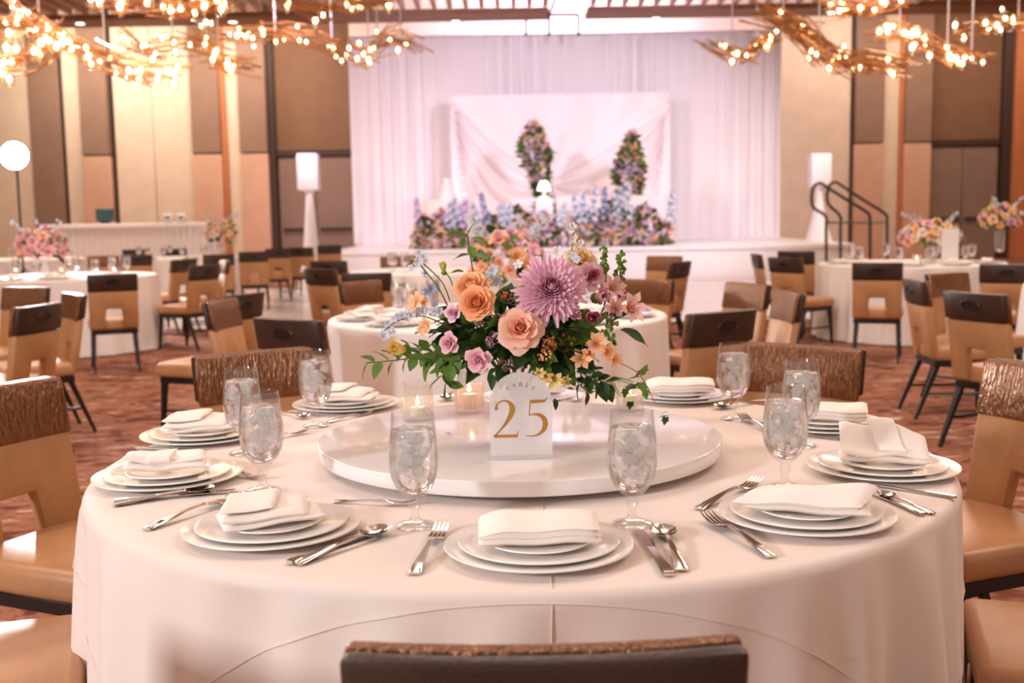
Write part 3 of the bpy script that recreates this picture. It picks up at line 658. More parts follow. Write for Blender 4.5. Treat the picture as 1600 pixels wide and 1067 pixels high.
# napkins: a folded slab of cloth in three layers; dims half-length a, half-width b
def napkin_mesh(kind, seed, a=.092, b=.05, h=.026):
    r = random.Random(seed); p1, p2 = r.uniform(0, 6), r.uniform(0, 6)
    m = MB(); NXn, NYn = 26, 16
    def layer(z0, th, x0, x1, y0, y1, fnz, skew=0):
        top, bot = [], []
        for i in range(NXn + 1):
            u = i / NXn; rt, rb = [], []
            for j in range(NYn + 1):
                v = j / NYn; x = lerp(x0, x1, u) + skew * (v - .5); y = lerp(y0, y1, v)
                ed = min(u, 1 - u, v, 1 - v) * 14; rd = 1 - (1 - min(1, ed)) ** 2
                z = z0 + fnz(x, y)
                rt.append((x, y, z + th * (.5 + .5 * rd))); rb.append((x, y, z + th * (.5 - .5 * rd)))
            top.append(rt); bot.append(rb[::-1])
        m.grid([q[::-1] for q in top]); m.grid([q[::-1] for q in bot])
        # close the rim
        n1 = NXn; n2 = NYn
        rim_t = [top[i][0] for i in range(n1 + 1)] + [top[n1][j] for j in range(1, n2 + 1)] + [top[i][n2] for i in range(n1 - 1, -1, -1)] + [top[0][j] for j in range(n2 - 1, 0, -1)]
        bb = [q[::-1] for q in bot]
        rim_b = [bb[i][0] for i in range(n1 + 1)] + [bb[n1][j] for j in range(1, n2 + 1)] + [bb[i][n2] for i in range(n1 - 1, -1, -1)] + [bb[0][j] for j in range(n2 - 1, 0, -1)]
        m.grid([rim_b, rim_t], 0, True)
    wob = lambda x, y: .0012 * sin(x * 60 + p1) + .0010 * sin(y * 95 + x * 25 + p2)
    if kind == 'flat':
        layer(0, h * .4, -a, a, -b, b, lambda x, y: wob(x, y)); layer(h * .36, h * .38, -a, a * .98, -b * .98, b * .97, lambda x, y: wob(x, y) + .003 * smooth(0, b, y))
        layer(h * .70, h * .36, -a * .985, a * .99, -b * .93, b, lambda x, y: wob(x, y) + .004 * smooth(0, b, y) - .006 * smooth(a * .55, a, -x), .004)
    elif kind == 'slant':
        layer(0, h * .42, -a, a, -b, b, lambda x, y: wob(x, y) + .004 * (x / a))
        layer(h * .40, h * .46, -a * .95, a * .75, -b, b * .9, lambda x, y: wob(x, y) + .010 * smooth(-b, b, y) * (.5 + .5 * sin(x * 24 + p1)), .02)
        layer(h * .95, h * .30, -a * .9, a * .15, -b * .8, b * .9, lambda x, y: wob(x, y) + .008 * smooth(-b, b, y), .03)
    elif kind == 'tucked':
        layer(0, h * .5, -a, a, -b, b, lambda x, y: wob(x, y) + .006 * abs(x / a))
        layer(h * .48, h * .55, -a * 1.0, a * .98, -b * .85, b * .8, lambda x, y: wob(x, y) + .009 * abs(x / a) ** 1.5 + .003 * sin(y * 80 + x * 30))
        layer(h * .6, h * .62, -a * .34, a * .22, -b * 1.02, b * .9, lambda x, y: wob(x, y) + .002, .012)
    elif kind == 'wave':
        layer(0, h * .4, -a, a, -b, b, wob)
        layer(h * .4, h * .5, -a * 1.03, a, -b, b, lambda x, y: wob(x, y) + .011 * smooth(-.2, 1, sin(y * 42 - x * 9 + 1.2)) * smooth(-a, a * .6, x) - .005 * smooth(a * .4, a, -x), .03)
    elif kind == 'standing':
        layer(0, h * .45, -a, a, -b, b, wob)
        layer(h * .42, h * .42, -a, a * .95, -b, b, lambda x, y: wob(x, y) + .046 * smooth(-b * .9, b, y) * (1 - .35 * smooth(0, a, x)) + .004 * sin(x * 55))
        layer(h * .8, h * .36, -a * .25, a * .35, -b * 1.01, b, lambda x, y: wob(x, y) + .050 * smooth(-b * .9, b, y) * (1 - .35 * smooth(0, a, x)), -.02)
    return m.mesh('napkin', 'napkin', 70)

SET = [  # charger centre px, napkin kind, napkin yaw, napkin size, short place name
    ((842, 850), 'flat', 2, (.096, .052), 'nearest the camera'),
    ((425, 821), 'slant', 22, (.085, .054), 'front left beside the goblet'),
    ((263, 741), 'tucked', 12, (.082, .038), 'far left edge of the table'),
    ((318, 677), 'slant', 14, (.088, .050), 'back left behind the paired goblets'),
    ((541, 630), 'slant', -6, (.088, .050), 'back left beside the white turntable'),
    (None, 'flat', 4, (.09, .05), 'behind the flowers'),
    ((1062, 617), 'flat', -4, (.098, .055), 'back right beside the ivy'),
    ((1291, 660), 'flat', -14, (.096, .052), 'back right before the bronze backed chair'),
    ((1379, 727), 'standing', -12, (.088, .040), 'far right with the propped up napkin'),
    ((1259, 801), 'wave', -18, (.105, .058), 'front right beside the slanting fork')]
for i, (px, kind, yw, (na_, nb_), where) in enumerate(SET):
    p = at_z(px[0], px[1], TZ + .012) if px else Vector((0.04, .735, 0))
    def top(name, z, lab):
        o = obj(name, PL[name], None, (p.x, p.y, z)); return tag(o, lab, 'plate', name.replace('_', ' ') + 's on table 25')
    z = TZ + .0008
    top('charger_plate', z, 'wide white charger plate at the setting ' + where)
    top('dinner_plate', z + .0068, 'middle white dinner plate of the stack ' + where)
    top('salad_plate', z + .0136, 'small white plate under the napkin ' + where)
    nz = z + .0136 + .0068
    o = obj('napkin', napkin_mesh(kind, i, na_, nb_), None, (p.x, p.y - (.008 if px else 0), nz + .0055), (0, 0, R(yw)))
    tag(o, 'folded ivory napkin on the plates ' + where, 'napkin', 'napkins on table 25')
GP = [((649, 822), 'in front of the turntable left of the sign'), ((412, 767), 'front one of the pair on the left'), ((382, 709), 'rear one of the pair on the left'),
      ((495, 666), 'at the back left before the brown chair'), ((1146, 655), 'at the back right before the tan chair'), ((1251, 697), 'rear one of the pair on the right'),
      ((1226, 762), 'front one of the pair on the right'), ((988, 819), 'in front of the turntable right of the sign'), ((905, 632), 'half hidden below the flowers')]
for i, (px, lab) in enumerate(GP):
    goblet(at_z(*px, TZ + .001), 'iced water goblet ' + lab, 'goblets on table 25', i)
CU = [('fork', (642, 906), (695, 824), 'left of the nearest plate'), ('knife', (1046, 901), (994, 828), 'right of the nearest plate'), ('spoon', (1069, 898), (1030, 826), 'beside the knife right of the nearest plate'),
      ('spoon', (457, 886), (612, 829), 'right of the front left plate'), ('knife', (452, 882), (585, 832), 'under the spoon right of the front left plate'),
      ('fork', (222, 831), (375, 778), 'reaching behind the front left plate'), ('fork', (548, 786), (622, 789), 'tilted behind the front left plate near the goblet'),
      ('spoon', (178, 791), (336, 768), 'right of the far left plate'), ('knife', (178, 786), (368, 768), 'beside the spoon of the far left plate'), ('fork', (330, 736), (412, 750), 'under the front left goblet'),
      ('knife', (211, 702), (318, 704), 'between the two plates on the far left'), ('fork', (405, 691), (476, 677), 'behind the paired goblets on the left'), ('spoon', (430, 644), (482, 655), 'left of the back left plate'),
      ('fork', (520, 659), (572, 648), 'before the back left plate'), ('spoon', (718, 606), (692, 632), 'below the flowers near the pink candle'), ('fork', (893, 594), (889, 627), 'below the flowers near the hidden goblet'),
      ('fork', (1228, 688), (1146, 648), 'left of the goblet pair on the right'), ('spoon', (1195, 627), (1118, 640), 'behind the goblet at the back right'), ('knife', (1345, 694), (1276, 682), 'before the back right plate'),
      ('fork', (1217, 879), (1094, 806), 'left of the front right plate'), ('fork', (1077, 803), (1196, 752), 'reaching behind the front right plate'),
      ('knife', (1442, 806), (1352, 768), 'right of the front right plate'), ('spoon', (1457, 804), (1374, 774), 'beside the knife of the front right plate'), ('knife', (1486, 778), (1360, 758), 'right of the far right plate')]
for kind, a, b, lab in CU: cutlery(kind, a, b, 'silver ' + kind + ' ' + lab)

# ------------------------------------------------------------------ lazy susan, sign, candles
SZ = .809; SR = .447
ls = empty('lazy_susan', 'large white round turntable in the middle of table 25', 'turntable', (0, 0, TZ + .001))
obj('turntable_disc', MB().lathe([(0, .015), (SR - .02, .015), (SR - .003, .016), (SR, .019), (SR, .0440), (SR - .0008, .0458), (SR - .003, .0465), (0, .0465)], 128).mesh('turntable_disc', 'susan_white', 50), ls)
obj('swivel_base', MB().lathe([(0, 0), (.19, 0), (.19, .0148), (0, .0148)], 48).mesh('swivel_base', 'black_metal'), ls)
ZT = TZ + .0478
sp = at_z(815, 716, ZT)
sg = empty('table_sign', 'frosted arched acrylic sign with a gold number 25', 'sign', (sp.x, sp.y, ZT), R(1.5))
sw, sh = .0625, .176
arch = [(-sw, .004), (sw, .004)] + [(sw * cos(pi * k / 28), sh - sw + sw * sin(pi * k / 28)) for k in range(29)]
n = len(arch)
def slab(o, y0, y1):
    n = len(o); return MB().add([(x, y0, z) for x, z in o] + [(x, y1, z) for x, z in o], [tuple(range(n)), tuple(range(2 * n - 1, n - 1, -1))] + [(i, i + n, (i + 1) % n + n, (i + 1) % n) for i in range(n)])
obj('sign_panel', slab(arch, -.0015, .0015).mesh('sign_panel', 'acrylic', 30), sg)
obj('sign_foot', bevelled(MB().box((-.074, -.014, 0.0002), (.074, .014, .006)), .0015, 2).mesh('sign_foot', 'acrylic_clear'), sg)
def ribbon(pts, y, n=10, closed=False):
    """flat lettering stroke: (x, z, width) knots"""
    P = catmull([Vector(p) for p in pts], n); l, r = [], []
    for i, p in enumerate(P):
        t = P[min(i + 1, len(P) - 1)] - P[max(0, i - 1)]; t = Vector((t.x, t.y)).normalized(); nx_, nz_ = -t.y, t.x; hw = p.z / 2
        l.append((p.x + nx_ * hw, p.y + nz_ * hw)); r.append((p.x - nx_ * hw, p.y - nz_ * hw))
    return l, r
def strokes(sts, ox, oz, sc, y0=-.0016, th=.0006):
    m = MB()
    for st in sts:
        l, r = ribbon([(ox + x * sc, oz + z * sc, w_ * sc) for x, z, w_ in st], y0)
        m.grid([[(x, y0 - th, z) for x, z in l], [(x, y0 - th, z) for x, z in r]])
    return m
two = [[(.10, .74, .10), (.12, .88, .05), (.26, .985, .035), (.42, .96, .07), (.52, .82, .135), (.50, .64, .14), (.38, .42, .09), (.20, .20, .05), (.03, .02, .035)], [(.03, .035, .075), (.35, .035, .08), (.66, .035, .08)], [(.635, .02, .04), (.66, .10, .03), (.69, .19, .012)]]
five = [[(.20, .955, .085), (.40, .955, .085), (.58, .965, .07)], [(.56, .95, .05), (.61, 1.0, .03), (.64, 1.06, .01)], [(.20, .97, .03), (.18, .80, .03), (.165, .57, .03)], [(.165, .575, .02), (.30, .61, .05), (.47, .57, .10), (.585, .42, .135), (.56, .22, .12), (.42, .07, .06), (.24, .02, .03), (.06, .05, .02)]]
obj('digit', strokes(two, -.057, .044, .0755).mesh('digit_two', 'gold', 0), sg)
obj('digit', strokes(five, .004, .044, .0755).mesh('digit_five', 'gold', 0), sg)
LT = {'T': [[(-.4, 1, .1), (.4, 1, .1)], [(0, 1, .14), (0, 0, .14)], [(-.15, .02, .05), (.15, .02, .05)]], 'A': [[(-.42, 0, .07), (0, 1, .07)], [(0, 1, .15), (.42, 0, .15)], [(-.26, .36, .06), (.26, .36, .06)]],
      'B': [[(-.3, 0, .14), (-.3, 1, .14)], [(-.3, .97, .06), (.1, .95, .08), (.24, .76, .14), (.08, .56, .07), (-.28, .53, .06)], [(-.28, .53, .06), (.14, .48, .08), (.32, .26, .15), (.12, .04, .08), (-.3, .03, .06)]],
      'L': [[(-.25, 0, .14), (-.25, 1, .14)], [(-.25, .04, .08), (.3, .04, .08)]], 'E': [[(-.28, 0, .14), (-.28, 1, .14)], [(-.28, .96, .07), (.3, .96, .07)], [(-.28, .52, .06), (.2, .52, .06)], [(-.28, .04, .07), (.34, .04, .07)]]}
for k, ch in enumerate('TABLE'):
    a = R(90 + (2 - k) * 19); rr = .038; m = strokes(LT[ch], 0, 0, .0078)
    mm = MB().xf(Matrix.Translation((rr * cos(a), 0, sh - sw + rr * sin(a) - .004)) @ Matrix.Rotation(-(a - pi / 2), 4, 'Y'), m)
    obj('letter', mm.mesh('letter', 'grey_ink', 0), sg)
def votive(loc, r, h, m, label, ribs=22, fill=.45):
    e = empty('candle_votive', label, 'candle', loc, 0, 'candles in ribbed glass holders')
    obj('glass_holder', MB().lathe([(0, .0006), (r * .9, .0006), (r * .97, .004), (r, .02), (r, h), (r - .002, h + .001), (r - .004, h), (r - .004, .012), (0, .010)], ribs * 6, 0, rib=(.05, ribs, r * .7)).mesh('glass_holder', m, 60), e)
    c = obj('wax_candle', MB().lathe([(0, .0105), (r * .55, .0105), (r * .55, h * fill - .003), (r * .5, h * fill), (.004, h * fill - .004), (0, h * fill - .004)], 24).mesh('wax_candle', 'wax'), e)
    obj('wick', MB().tube([(0, 0, h * fill - .005), (0, 0, h * fill + .006)], .0009, 6).mesh('wick', 'handle_dark'), c)
    obj('flame', MB().lathe([(0, h * fill + .003), (.0035, h * fill + .008), (.0042, h * fill + .012), (.0028, h * fill + .019), (0, h * fill + .027)], 12).mesh('flame', 'flame'), c)
votive(at_z(653, 656, ZT), .037, .092, 'ribbed_glass', 'tall clear ribbed candle glass behind the left front goblet', 26, .35)
votive(at_z(734, 644, ZT), .0365, .076, 'pink_glass', 'lit candle in a pink ribbed glass under the flowers', 16, .62)
votive(at_z(984, 640, ZT), .033, .074, 'ribbed_glass', 'lit candle in a ribbed glass under the ivy', 22, .5)
pet = MB().grid([[(-.0, -.008, 0.001), (.003, -.004, .001), (0.001, .0, .0015)], [(-.005, -.003, .004), (0, 0, .0012), (.005, .003, .0035)], [(-.001, .004, .001), (-.003, .006, .002), (0, .009, .003)]])
for i, (px, py) in enumerate([(725, 663), (702, 678)]):
    o = obj('fallen_petal', pet.mesh('fallen_petal', 'blue_deep'), None, at_z(px, py, ZT + .0003), (0, 0, i * 1.3)); tag(o, ['small blue petal on the turntable nearer the pink candle', 'small blue petal on the turntable nearer the camera'][i], 'petal')
# ------------------------------------------------------------------ flowers
def petal(m, th, r0, L, ph0, ph1, al, z0=0, nu=7, nv=7, ruff=0, mi=0, rn=rnd, tip=.2, pw=1.3, curl=0, base=0.0, wave=.5):
    prof = [(r0, z0)]
    for j in range(1, nv):
        v = (j - .5) / (nv - 1); ph = ph0 + (ph1 - ph0) * v ** pw + curl * max(0, v - .7) / .3; d = L / (nv - 1); prof.append((prof[-1][0] + d * sin(ph), prof[-1][1] + d * cos(ph)))
    o1 = rn.uniform(0, 6); rows = []; pv = []
    for j in range(nv):
        row = []
        for i in range(nu):
            u = -1 + 2 * i / (nu - 1); vv = j * (1 - tip * u * u * (j / (nv - 1)))
            k = min(nv - 2, int(vv)); t = vv - k; r = lerp(prof[k][0], prof[k + 1][0], t); z = lerp(prof[k][1], prof[k + 1][1], t)
            v = j / (nv - 1); wv = wave + (1 - wave) * sin(pi * (.08 + .62 * v)); a = th + u * al * wv
            rr = max(.0004, r + ruff * v * v * sin(u * 7 + o1) - .06 * L * u * u * v)
            row.append((rr * cos(a), rr * sin(a), z + ruff * .6 * v * v * cos(u * 6 + o1))); pv.append(min(1, base + (1 - base) * max(0, 1 - 1.25 * v) ** 1.2))
        rows.append(row)
    o = len(m.v); m.grid(rows, mi); m.pv[o:] = pv; return m
def rose_mb(n=30, open_=1.0, nu=8, nv=8, inner=.3, ruff=.03, seed=1, low=0):
    """unit rose (radius ~1) facing +Z; mats [outer, inner]"""
    m = MB(); rn = random.Random(seed)
    for k in range(n):
        t = k / (n - 1); th = k * 2.39996 + rn.uniform(-.2, .2); q = smooth(.12, 1, t)
        ph0 = lerp(R(16), R(62), q) * open_; ph1 = lerp(R(-34), R(98), q ** 1.1) * open_
        L = lerp(.50, .98, t ** .8); al = lerp(1.5, .80, t)
        petal(m, th, .02 + .13 * t, L, ph0, ph1, al, .08 - .42 * t, nu, nv, ruff * (.3 + t), 1 if t < inner else 0, rn, .16 + .22 * smooth(.5, 1, t), 1.2, R(52) * smooth(.2, .5, t), .75 * (1 - smooth(.1, .5, t)))
    m.lathe([(0, -.55), (.12, -.5), (.22, -.35), (.2, -.2), (0, -.1)], 8, 2 if not low else 0)
    return m
def ranunculus_mb(seed=2):
    m = MB(); rn = random.Random(seed)
    for k in range(64):
        t = k / 63; th = k * 2.39996; q = smooth(.15, 1, t)
        petal(m, th, .02 + .16 * t, lerp(.34, .92, t), lerp(R(24), R(66), q), lerp(R(-66), R(78), q), lerp(1.4, .60, t), .20 - .5 * t, 6, 7, .012, 1 if t < .4 else 0, rn, .3, 1.1, R(25) * smooth(.5, .9, t), .6 * (1 - smooth(.1, .6, t)))
    m.lathe([(0, -.5), (.15, -.45), (.2, -.3), (0, -.2)], 8, 2)
    return m
def mum_mb(seed=3):
    m = MB(); rn = random.Random(seed)
    for l in range(15):
        t = l / 14; cnt = int(6 + 27 * t)
        for k in range(cnt):
            th = 2 * pi * (k + .5 * (l % 2)) / cnt + rn.uniform(-.08, .08); L = lerp(.26, .98, t ** .75) * rn.uniform(.88, 1.08)
            e0 = lerp(R(30), R(78), t); e1 = lerp(R(-70), R(92), t ** .8) + rn.uniform(-.18, .18)
            wd = lerp(.06, .098, t); x, z = .02 + .05 * t, lerp(.26, -.10, t); rows = []; pv = []
            for j in range(6):
                v = j / 5; ph = e0 + (e1 - e0) * v; ww = wd * sin(pi * (.15 + .74 * v))
                rows.append([(x * cos(th) - ww * s_ * sin(th), x * sin(th) + ww * s_ * cos(th), z + abs(s_) * ww * .8) for s_ in (-1, 0, 1)]); pv += [max(0, 1 - 1.3 * v) + (.25 if t < .35 else 0)] * 3
                x += L / 5 * sin(ph); z += L / 5 * cos(ph)
            o = len(m.v); m.grid(rows, 1 if t < .25 else 0); m.pv[o:] = pv
    m.lathe([(0, -.35), (.2, -.3), (.3, -.15), (0, -.05)], 8, 2)
    return m
def lily_mb(n=6, wide=.46, seed=4, curl=R(84)):
    m = MB(); rn = random.Random(seed)
    for k in range(n):
        petal(m, 2 * pi * k / n + rn.uniform(-.1, .1), .05, 1.05, R(18), curl, wide * 2, -.35, 5, 7, .03, 0 if k % 2 else 1, rn, .75)
    for k in range(5):
        a = k * 1.26; m.tube([(0, 0, -.3), (.14 * cos(a), .14 * sin(a), .1), (.25 * cos(a), .25 * sin(a), .35)], .018, 5, 2)
    return m
def floret_mb(n=5, seed=5):
    m = MB(); rn = random.Random(seed)
    for k in range(n): petal(m, 2 * pi * k / n, .05, .95, R(30), R(88), .80, 0, 5, 5, .05, 0, rn, .35)
    m.lathe([(0, .1), (.12, .08), (.14, 0), (0, -.3)], 6, 1); return m
def bud_mb():
    m = MB(); rn = random.Random(6)
    for k in range(7): petal(m, k * 2.4, .06, 1.15, R(22), R(-18) + R(9) * k * .5, 1.0, -.4, 6, 6, .03, 0, rn, .25, 1)
    m.lathe([(0, -.6), (.12, -.55), (.25, -.4), (.22, -.25), (0, -.2)], 8, 2); m.v = [(x * 1.7, y * 1.7, z * 1.35) for x, y, z in m.v]; return m
def leaf_mb(w_=.25, fold=.35, arch=.25, n=9):
    rows = []
    for j in range(n):
        v = j / (n - 1); ww = w_ * (sin(pi * v ** .75) ** .9 if 0 < v < 1 else 0) + .004
        rows.append([(s_ * ww, v, abs(s_) * ww * fold - arch * v * v + .03 * sin(8 * v) * s_) for s_ in (-1, -.5, 0, .5, 1)])
    return MB().grid(rows)
def ivy_mb():
    o = [(0, 0), (.25, -.12), (.42, .05), (.34, .25), (.5, .42), (.28, .5), (.2, .7), (0, 1), (-.2, .7), (-.28, .5), (-.5, .42), (-.34, .25), (-.42, .05), (-.25, -.12)]
    m = MB(); c = (0, .35, .03); m.add([c] + [(x, y, -.12 * abs(x) - .1 * y * y) for x, y in o], [(0, i + 1, (i + 1) % len(o) + 1) for i in range(len(o))]); return m
def cluster_mb(seed, n=34, mi=3):
    m = MB(); rn = random.Random(seed); s = MB().lathe([(0, -1), (.7, -.7), (1, 0), (.7, .7), (0, 1)], 6)
    for k in range(n):
        d = Vector((rn.gauss(0, 1), rn.gauss(0, 1), rn.gauss(.4, 1))).normalized() * rn.uniform(.55, 1)
        m.xf(Matrix.Translation(d) @ Matrix.Scale(rn.uniform(.12, .2), 4), s, rn.randint(0, mi - 1))
    return m
def wisp_mb():
    """feathery plumosa sprig along +Y"""
    m = MB(); m.tube([(0, 0, 0), (0, .5, .03), (0, 1, -.06)], .008, 4)
    for k in range(14):
        y = .12 + k * .062; l = .26 * (1 - .55 * abs(k / 13 - .35))
        for s_ in (-1, 1):
            m.tube([(0, y, 0), (s_ * l, y + .10, .02)], .006, 3)
            for q in range(4):
                t = .3 + .2 * q; m.tube([(s_ * l * t, y + .1 * t, .01), (s_ * l * t + s_ * .03, y + .1 * t + .06, .02)], .005, 3)
    return m
ROSE = rose_mb(); ROSE_S = rose_mb(18, .8, 6, 6, .5, .04, 11); ROSE_L = rose_mb(11, .95, 4, 4, .4, .05, 12, 1); RANU = ranunculus_mb(); MUM = mum_mb(); LILY = lily_mb(); FLOR = floret_mb(); BUD = bud_mb(); LEAF = leaf_mb(); LEAFW = leaf_mb(.32, .25, .15); IVY = ivy_mb(); WISP = wisp_mb()
_mc = {}
def fm(kind, *mats):
    key = (kind, mats)
    if key not in _mc:
        src = {'rose': ROSE, 'spray_rose': ROSE_S, 'rose_low': ROSE_L, 'ranunculus': RANU, 'chrysanthemum': MUM, 'lily': LILY, 'floret': FLOR, 'bud': BUD, 'leaf': LEAF, 'leafw': LEAFW, 'ivy_leaf': IVY, 'fern_sprig': WISP}[kind]
        _mc[key] = src.mesh(kind, list(mats), 60)
    return _mc[key]
def quat(d, spin=0):
    return Vector(d).to_track_quat('Z', 'Y') @ Quaternion((0, 0, 1), spin)
def yquat(d, spin=0):
    return Vector(d).to_track_quat('Y', 'Z') @ Quaternion((0, 1, 0), spin)
VA = at_z(812, 683, ZT)
VA = Vector((VA.x, .02, ZT))
fa = empty('flower_arrangement', 'large centrepiece of peach roses, lilac chrysanthemum and trailing greenery', 'flowers', VA)
obj('vase', MB().lathe([(0, .001), (.045, .001), (.05, .006), (.055, .05), (.06, .11), (.062, .13), (.058, .13), (.055, .11), (.05, .05), (.045, .01), (0, .008)], 36).mesh('vase', 'ribbed_glass', 60), fa)
def A(px, py, Y): return at_y(px, py, Y) - VA
KX = lambda r, Y: r * (Y + 2.441) / F_PX
def bloom(name, kind, mats, px, py, r, Y, d, spin=0, sc=1.0):
    return obj(name, fm(kind, *mats), fa, A(px, py, Y), quat(d, spin), KX(r, Y) * sc)
C0 = A(810, 545, 0.0)
bloom('rose', 'rose', ('peach', 'peach_deep', 'leaf'), 813, 514, 41, -.15, (-.05, -1, .38), .4, .98)
bloom('ranunculus', 'ranunculus', ('orange', 'orange_deep', 'leaf'), 745, 473, 29, -.15, (-.12, -1, .30), 0, 1.05)
bloom('dahlia', 'ranunculus', ('apricot', 'orange', 'leaf'), 737, 449, 31, -.07, (-.2, -.8, .75), 1, 1.05)
bloom('chrysanthemum', 'chrysanthemum', ('lilac', 'mauve', 'leaf'), 861, 454, 54, -.11, (.05, -1, .42), 0, 1.05)
bloom('spray_rose', 'spray_rose', ('lilac', 'mauve', 'leaf'), 709, 489, 16, -.12, (-.5, -1, .35), 0, 1.15)
bloom('spray_rose', 'spray_rose', ('mauve', 'pink', 'leaf'), 703, 536, 18, -.13, (-.45, -1, .1), 1, 1.15)
bloom('spray_rose', 'spray_rose', ('pink', 'lilac', 'leaf'), 748, 562, 22, -.15, (-.15, -1, -.05), 2, 1.15)
bloom('lisianthus', 'bud', ('yellow', 'yellow', 'leaf'), 627, 546, 19, -.115, (-.6, -.75, .15), 0, 1.2)
bloom('rose_bud', 'bud', ('green_yellow', 'green_yellow', 'leaf_light'), 693, 421, 11, .0, (-.1, -.3, 1), 0, 1.1)
bloom('rose_bud', 'bud', ('pale_green', 'pale_green', 'leaf_light'), 649, 404, 8, .0, (-.9, -.3, .2), 0, 1.0)
bloom('garden_rose', 'rose', ('cream', 'yellow', 'leaf'), 908, 407, 28, .04, (.25, -.8, .7), 0, 1.05)
bloom('lisianthus', 'spray_rose', ('mauve', 'magenta', 'leaf'), 923, 432, 22, -.03, (.3, -.9, .3), 0, 1.25)
bloom('lisianthus', 'bud', ('mauve', 'magenta', 'leaf'), 936, 464, 18, -.08, (.4, -.7, .2), 0, 1.2)
bloom('lisianthus', 'bud', ('magenta', 'mauve', 'leaf'), 921, 493, 18, -.11, (.3, -.8, -.1), 1, 1.2)
bloom('lisianthus', 'bud', ('mauve', 'lilac', 'leaf'), 898, 487, 15, -.125, (.2, -.9, -.2), 2, 1.2)
bloom('alstroemeria', 'lily', ('blush', 'pink', 'yellow'), 985, 481, 33, -.06, (.55, -.85, .2), 0, 1.05)
bloom('alstroemeria', 'lily', ('blush', 'mauve', 'yellow'), 957, 450, 27, -.03, (.4, -.8, .5), 1, 1.05)
bloom('alstroemeria', 'lily', ('pink', 'blush', 'yellow'), 960, 482, 24, -.05, (.1, -1, .3), 2, 1)
for px, py, r, d in ((932, 537, 17, (.2, -1, .3)), (909, 560, 16, (-.1, -1, .1)), (948, 549, 14, (.5, -.8, 0)), (960, 561, 13, (.6, -.8, -.2)), (921, 552, 12, (0, -1, -.3))):
    bloom('orange_alstroemeria', 'lily', ('orange', 'apricot', 'yellow'), px, py, r, -.12, d, px, 1.5)
for px, py, r, d in ((866, 592, 15, (.1, -1, -.3)), (853, 588, 11, (-.2, -1, -.2)), (882, 594, 10, (.5, -.8, -.2)), (843, 583, 9, (0, -1, .2))):
    bloom('yellow_alstroemeria', 'lily', ('yellow', 'cream', 'green_yellow'), px, py, r, -.135, d, px, 1.45)
for px, py, r, d in ((655, 470, 13, (-.5, -.8, .3)), (669, 507, 12, (-.5, -.8, 0)), (663, 513, 10, (-.3, -1, -.2)), (648, 478, 10, (-.7, -.7, 0)), (662, 473, 9, (0, -1, .4))):
    bloom('stock_flower', 'floret', ('apricot', 'green_yellow'), px, py, r, -.07, d, px, 1.4)
def mclu(name, mats, px, py, r, Y, seed):
    me = cluster_mb(seed).mesh(name, mats, 0); return obj(name, me, fa, A(px, py, Y), (0, 0, seed), KX(r, Y))
mclu('statice_cluster', ['rust', 'orange', 'rust'], 856, 537, 13, -.13, 1); mclu('statice_cluster', ['rust', 'orange', 'orange'], 852, 554, 12, -.14, 2); mclu('statice_cluster', ['rust', 'orange', 'rust'], 862, 547, 10, -.12, 9)
mclu('seed_cluster', ['rust', 'leaf_dark', 'dusty'], 797, 462, 17, -.05, 3); mclu('seed_cluster', ['leaf_dark', 'rust', 'leaf'], 886, 537, 15, -.10, 4)
for k, (px, py, r) in enumerate(((775, 528, 10), (768, 537, 8), (750, 506, 10), (744, 498, 7), (801, 566, 9), (790, 574, 8), (785, 566, 7), (764, 532, 7), (812, 574, 7))):
    mclu('waxflower_spray', ['dusty', 'mauve', 'dusty'], px, py, r, -.13, 20 + k)
# stems reaching out of the arrangement and what they carry
def stem(pts, r=.0016, m='stem', name='stem'):
    return obj(name, MB().tube(catmull([A(*p) for p in pts], 5), r, 6).mesh(name, m), fa)
def florets(name, mats, pts, r, n, Y, jit=5, seed=0):
    rn = random.Random(seed); P = catmull([Vector((p[0], p[1], 0)) for p in pts], 10)
    for k in range(n):
        p = P[int(k * (len(P) - 1) / max(1, n - 1))]; bloom(name, 'floret', mats, p.x + rn.uniform(-jit, jit), p.y + rn.uniform(-jit, jit), r * rn.uniform(.75, 1.2), Y + rn.uniform(-.02, .02), (rn.uniform(-.8, .5), -1, rn.uniform(-.6, .6)), k)
stem([(700, 510, -.05), (660, 494, -.06), (620, 502, -.06), (597, 520, -.06)]); florets('delphinium_floret', ('blue', 'white_petal'), [(688, 480), (660, 486), (640, 490)], 11, 11, -.06, 8, 1)
florets('delphinium_floret', ('blue', 'white_petal'), [(630, 492), (612, 505), (600, 522)], 10, 9, -.06, 7, 2)
stem([(705, 490, -.04), (685, 450, -.02), (655, 412, 0)]); stem([(703, 470, -.03), (690, 440, 0), (658, 409, 0), (649, 405, 0)]); stem([(712, 460, -.02), (703, 435, 0), (694, 424, 0)])
florets('delphinium_floret', ('blue_deep', 'white_petal'), [(671, 453), (674, 449)], 14, 2, -.02, 2, 3); florets('delphinium_floret', ('blue', 'white_petal'), [(647, 421), (655, 398), (661, 404)], 10, 4, .0, 3, 4)
for px, py in ((664, 429), (662, 424)): bloom('flower_bud', 'bud', ('blue', 'blue', 'leaf'), px, py, 5, -.01, (-.4, -.3, -.8))
stem([(890, 430, .02), (893, 395, .02), (896, 360, .02), (893, 350, .02)], .0014); florets('delphinium_floret', ('white_petal', 'pale_green'), [(893, 352), (897, 368), (905, 378)], 8, 7, .02, 6, 5); florets('delphinium_floret', ('blue', 'white_petal'), [(902, 404), (896, 400)], 9, 3, -.01, 3, 6)
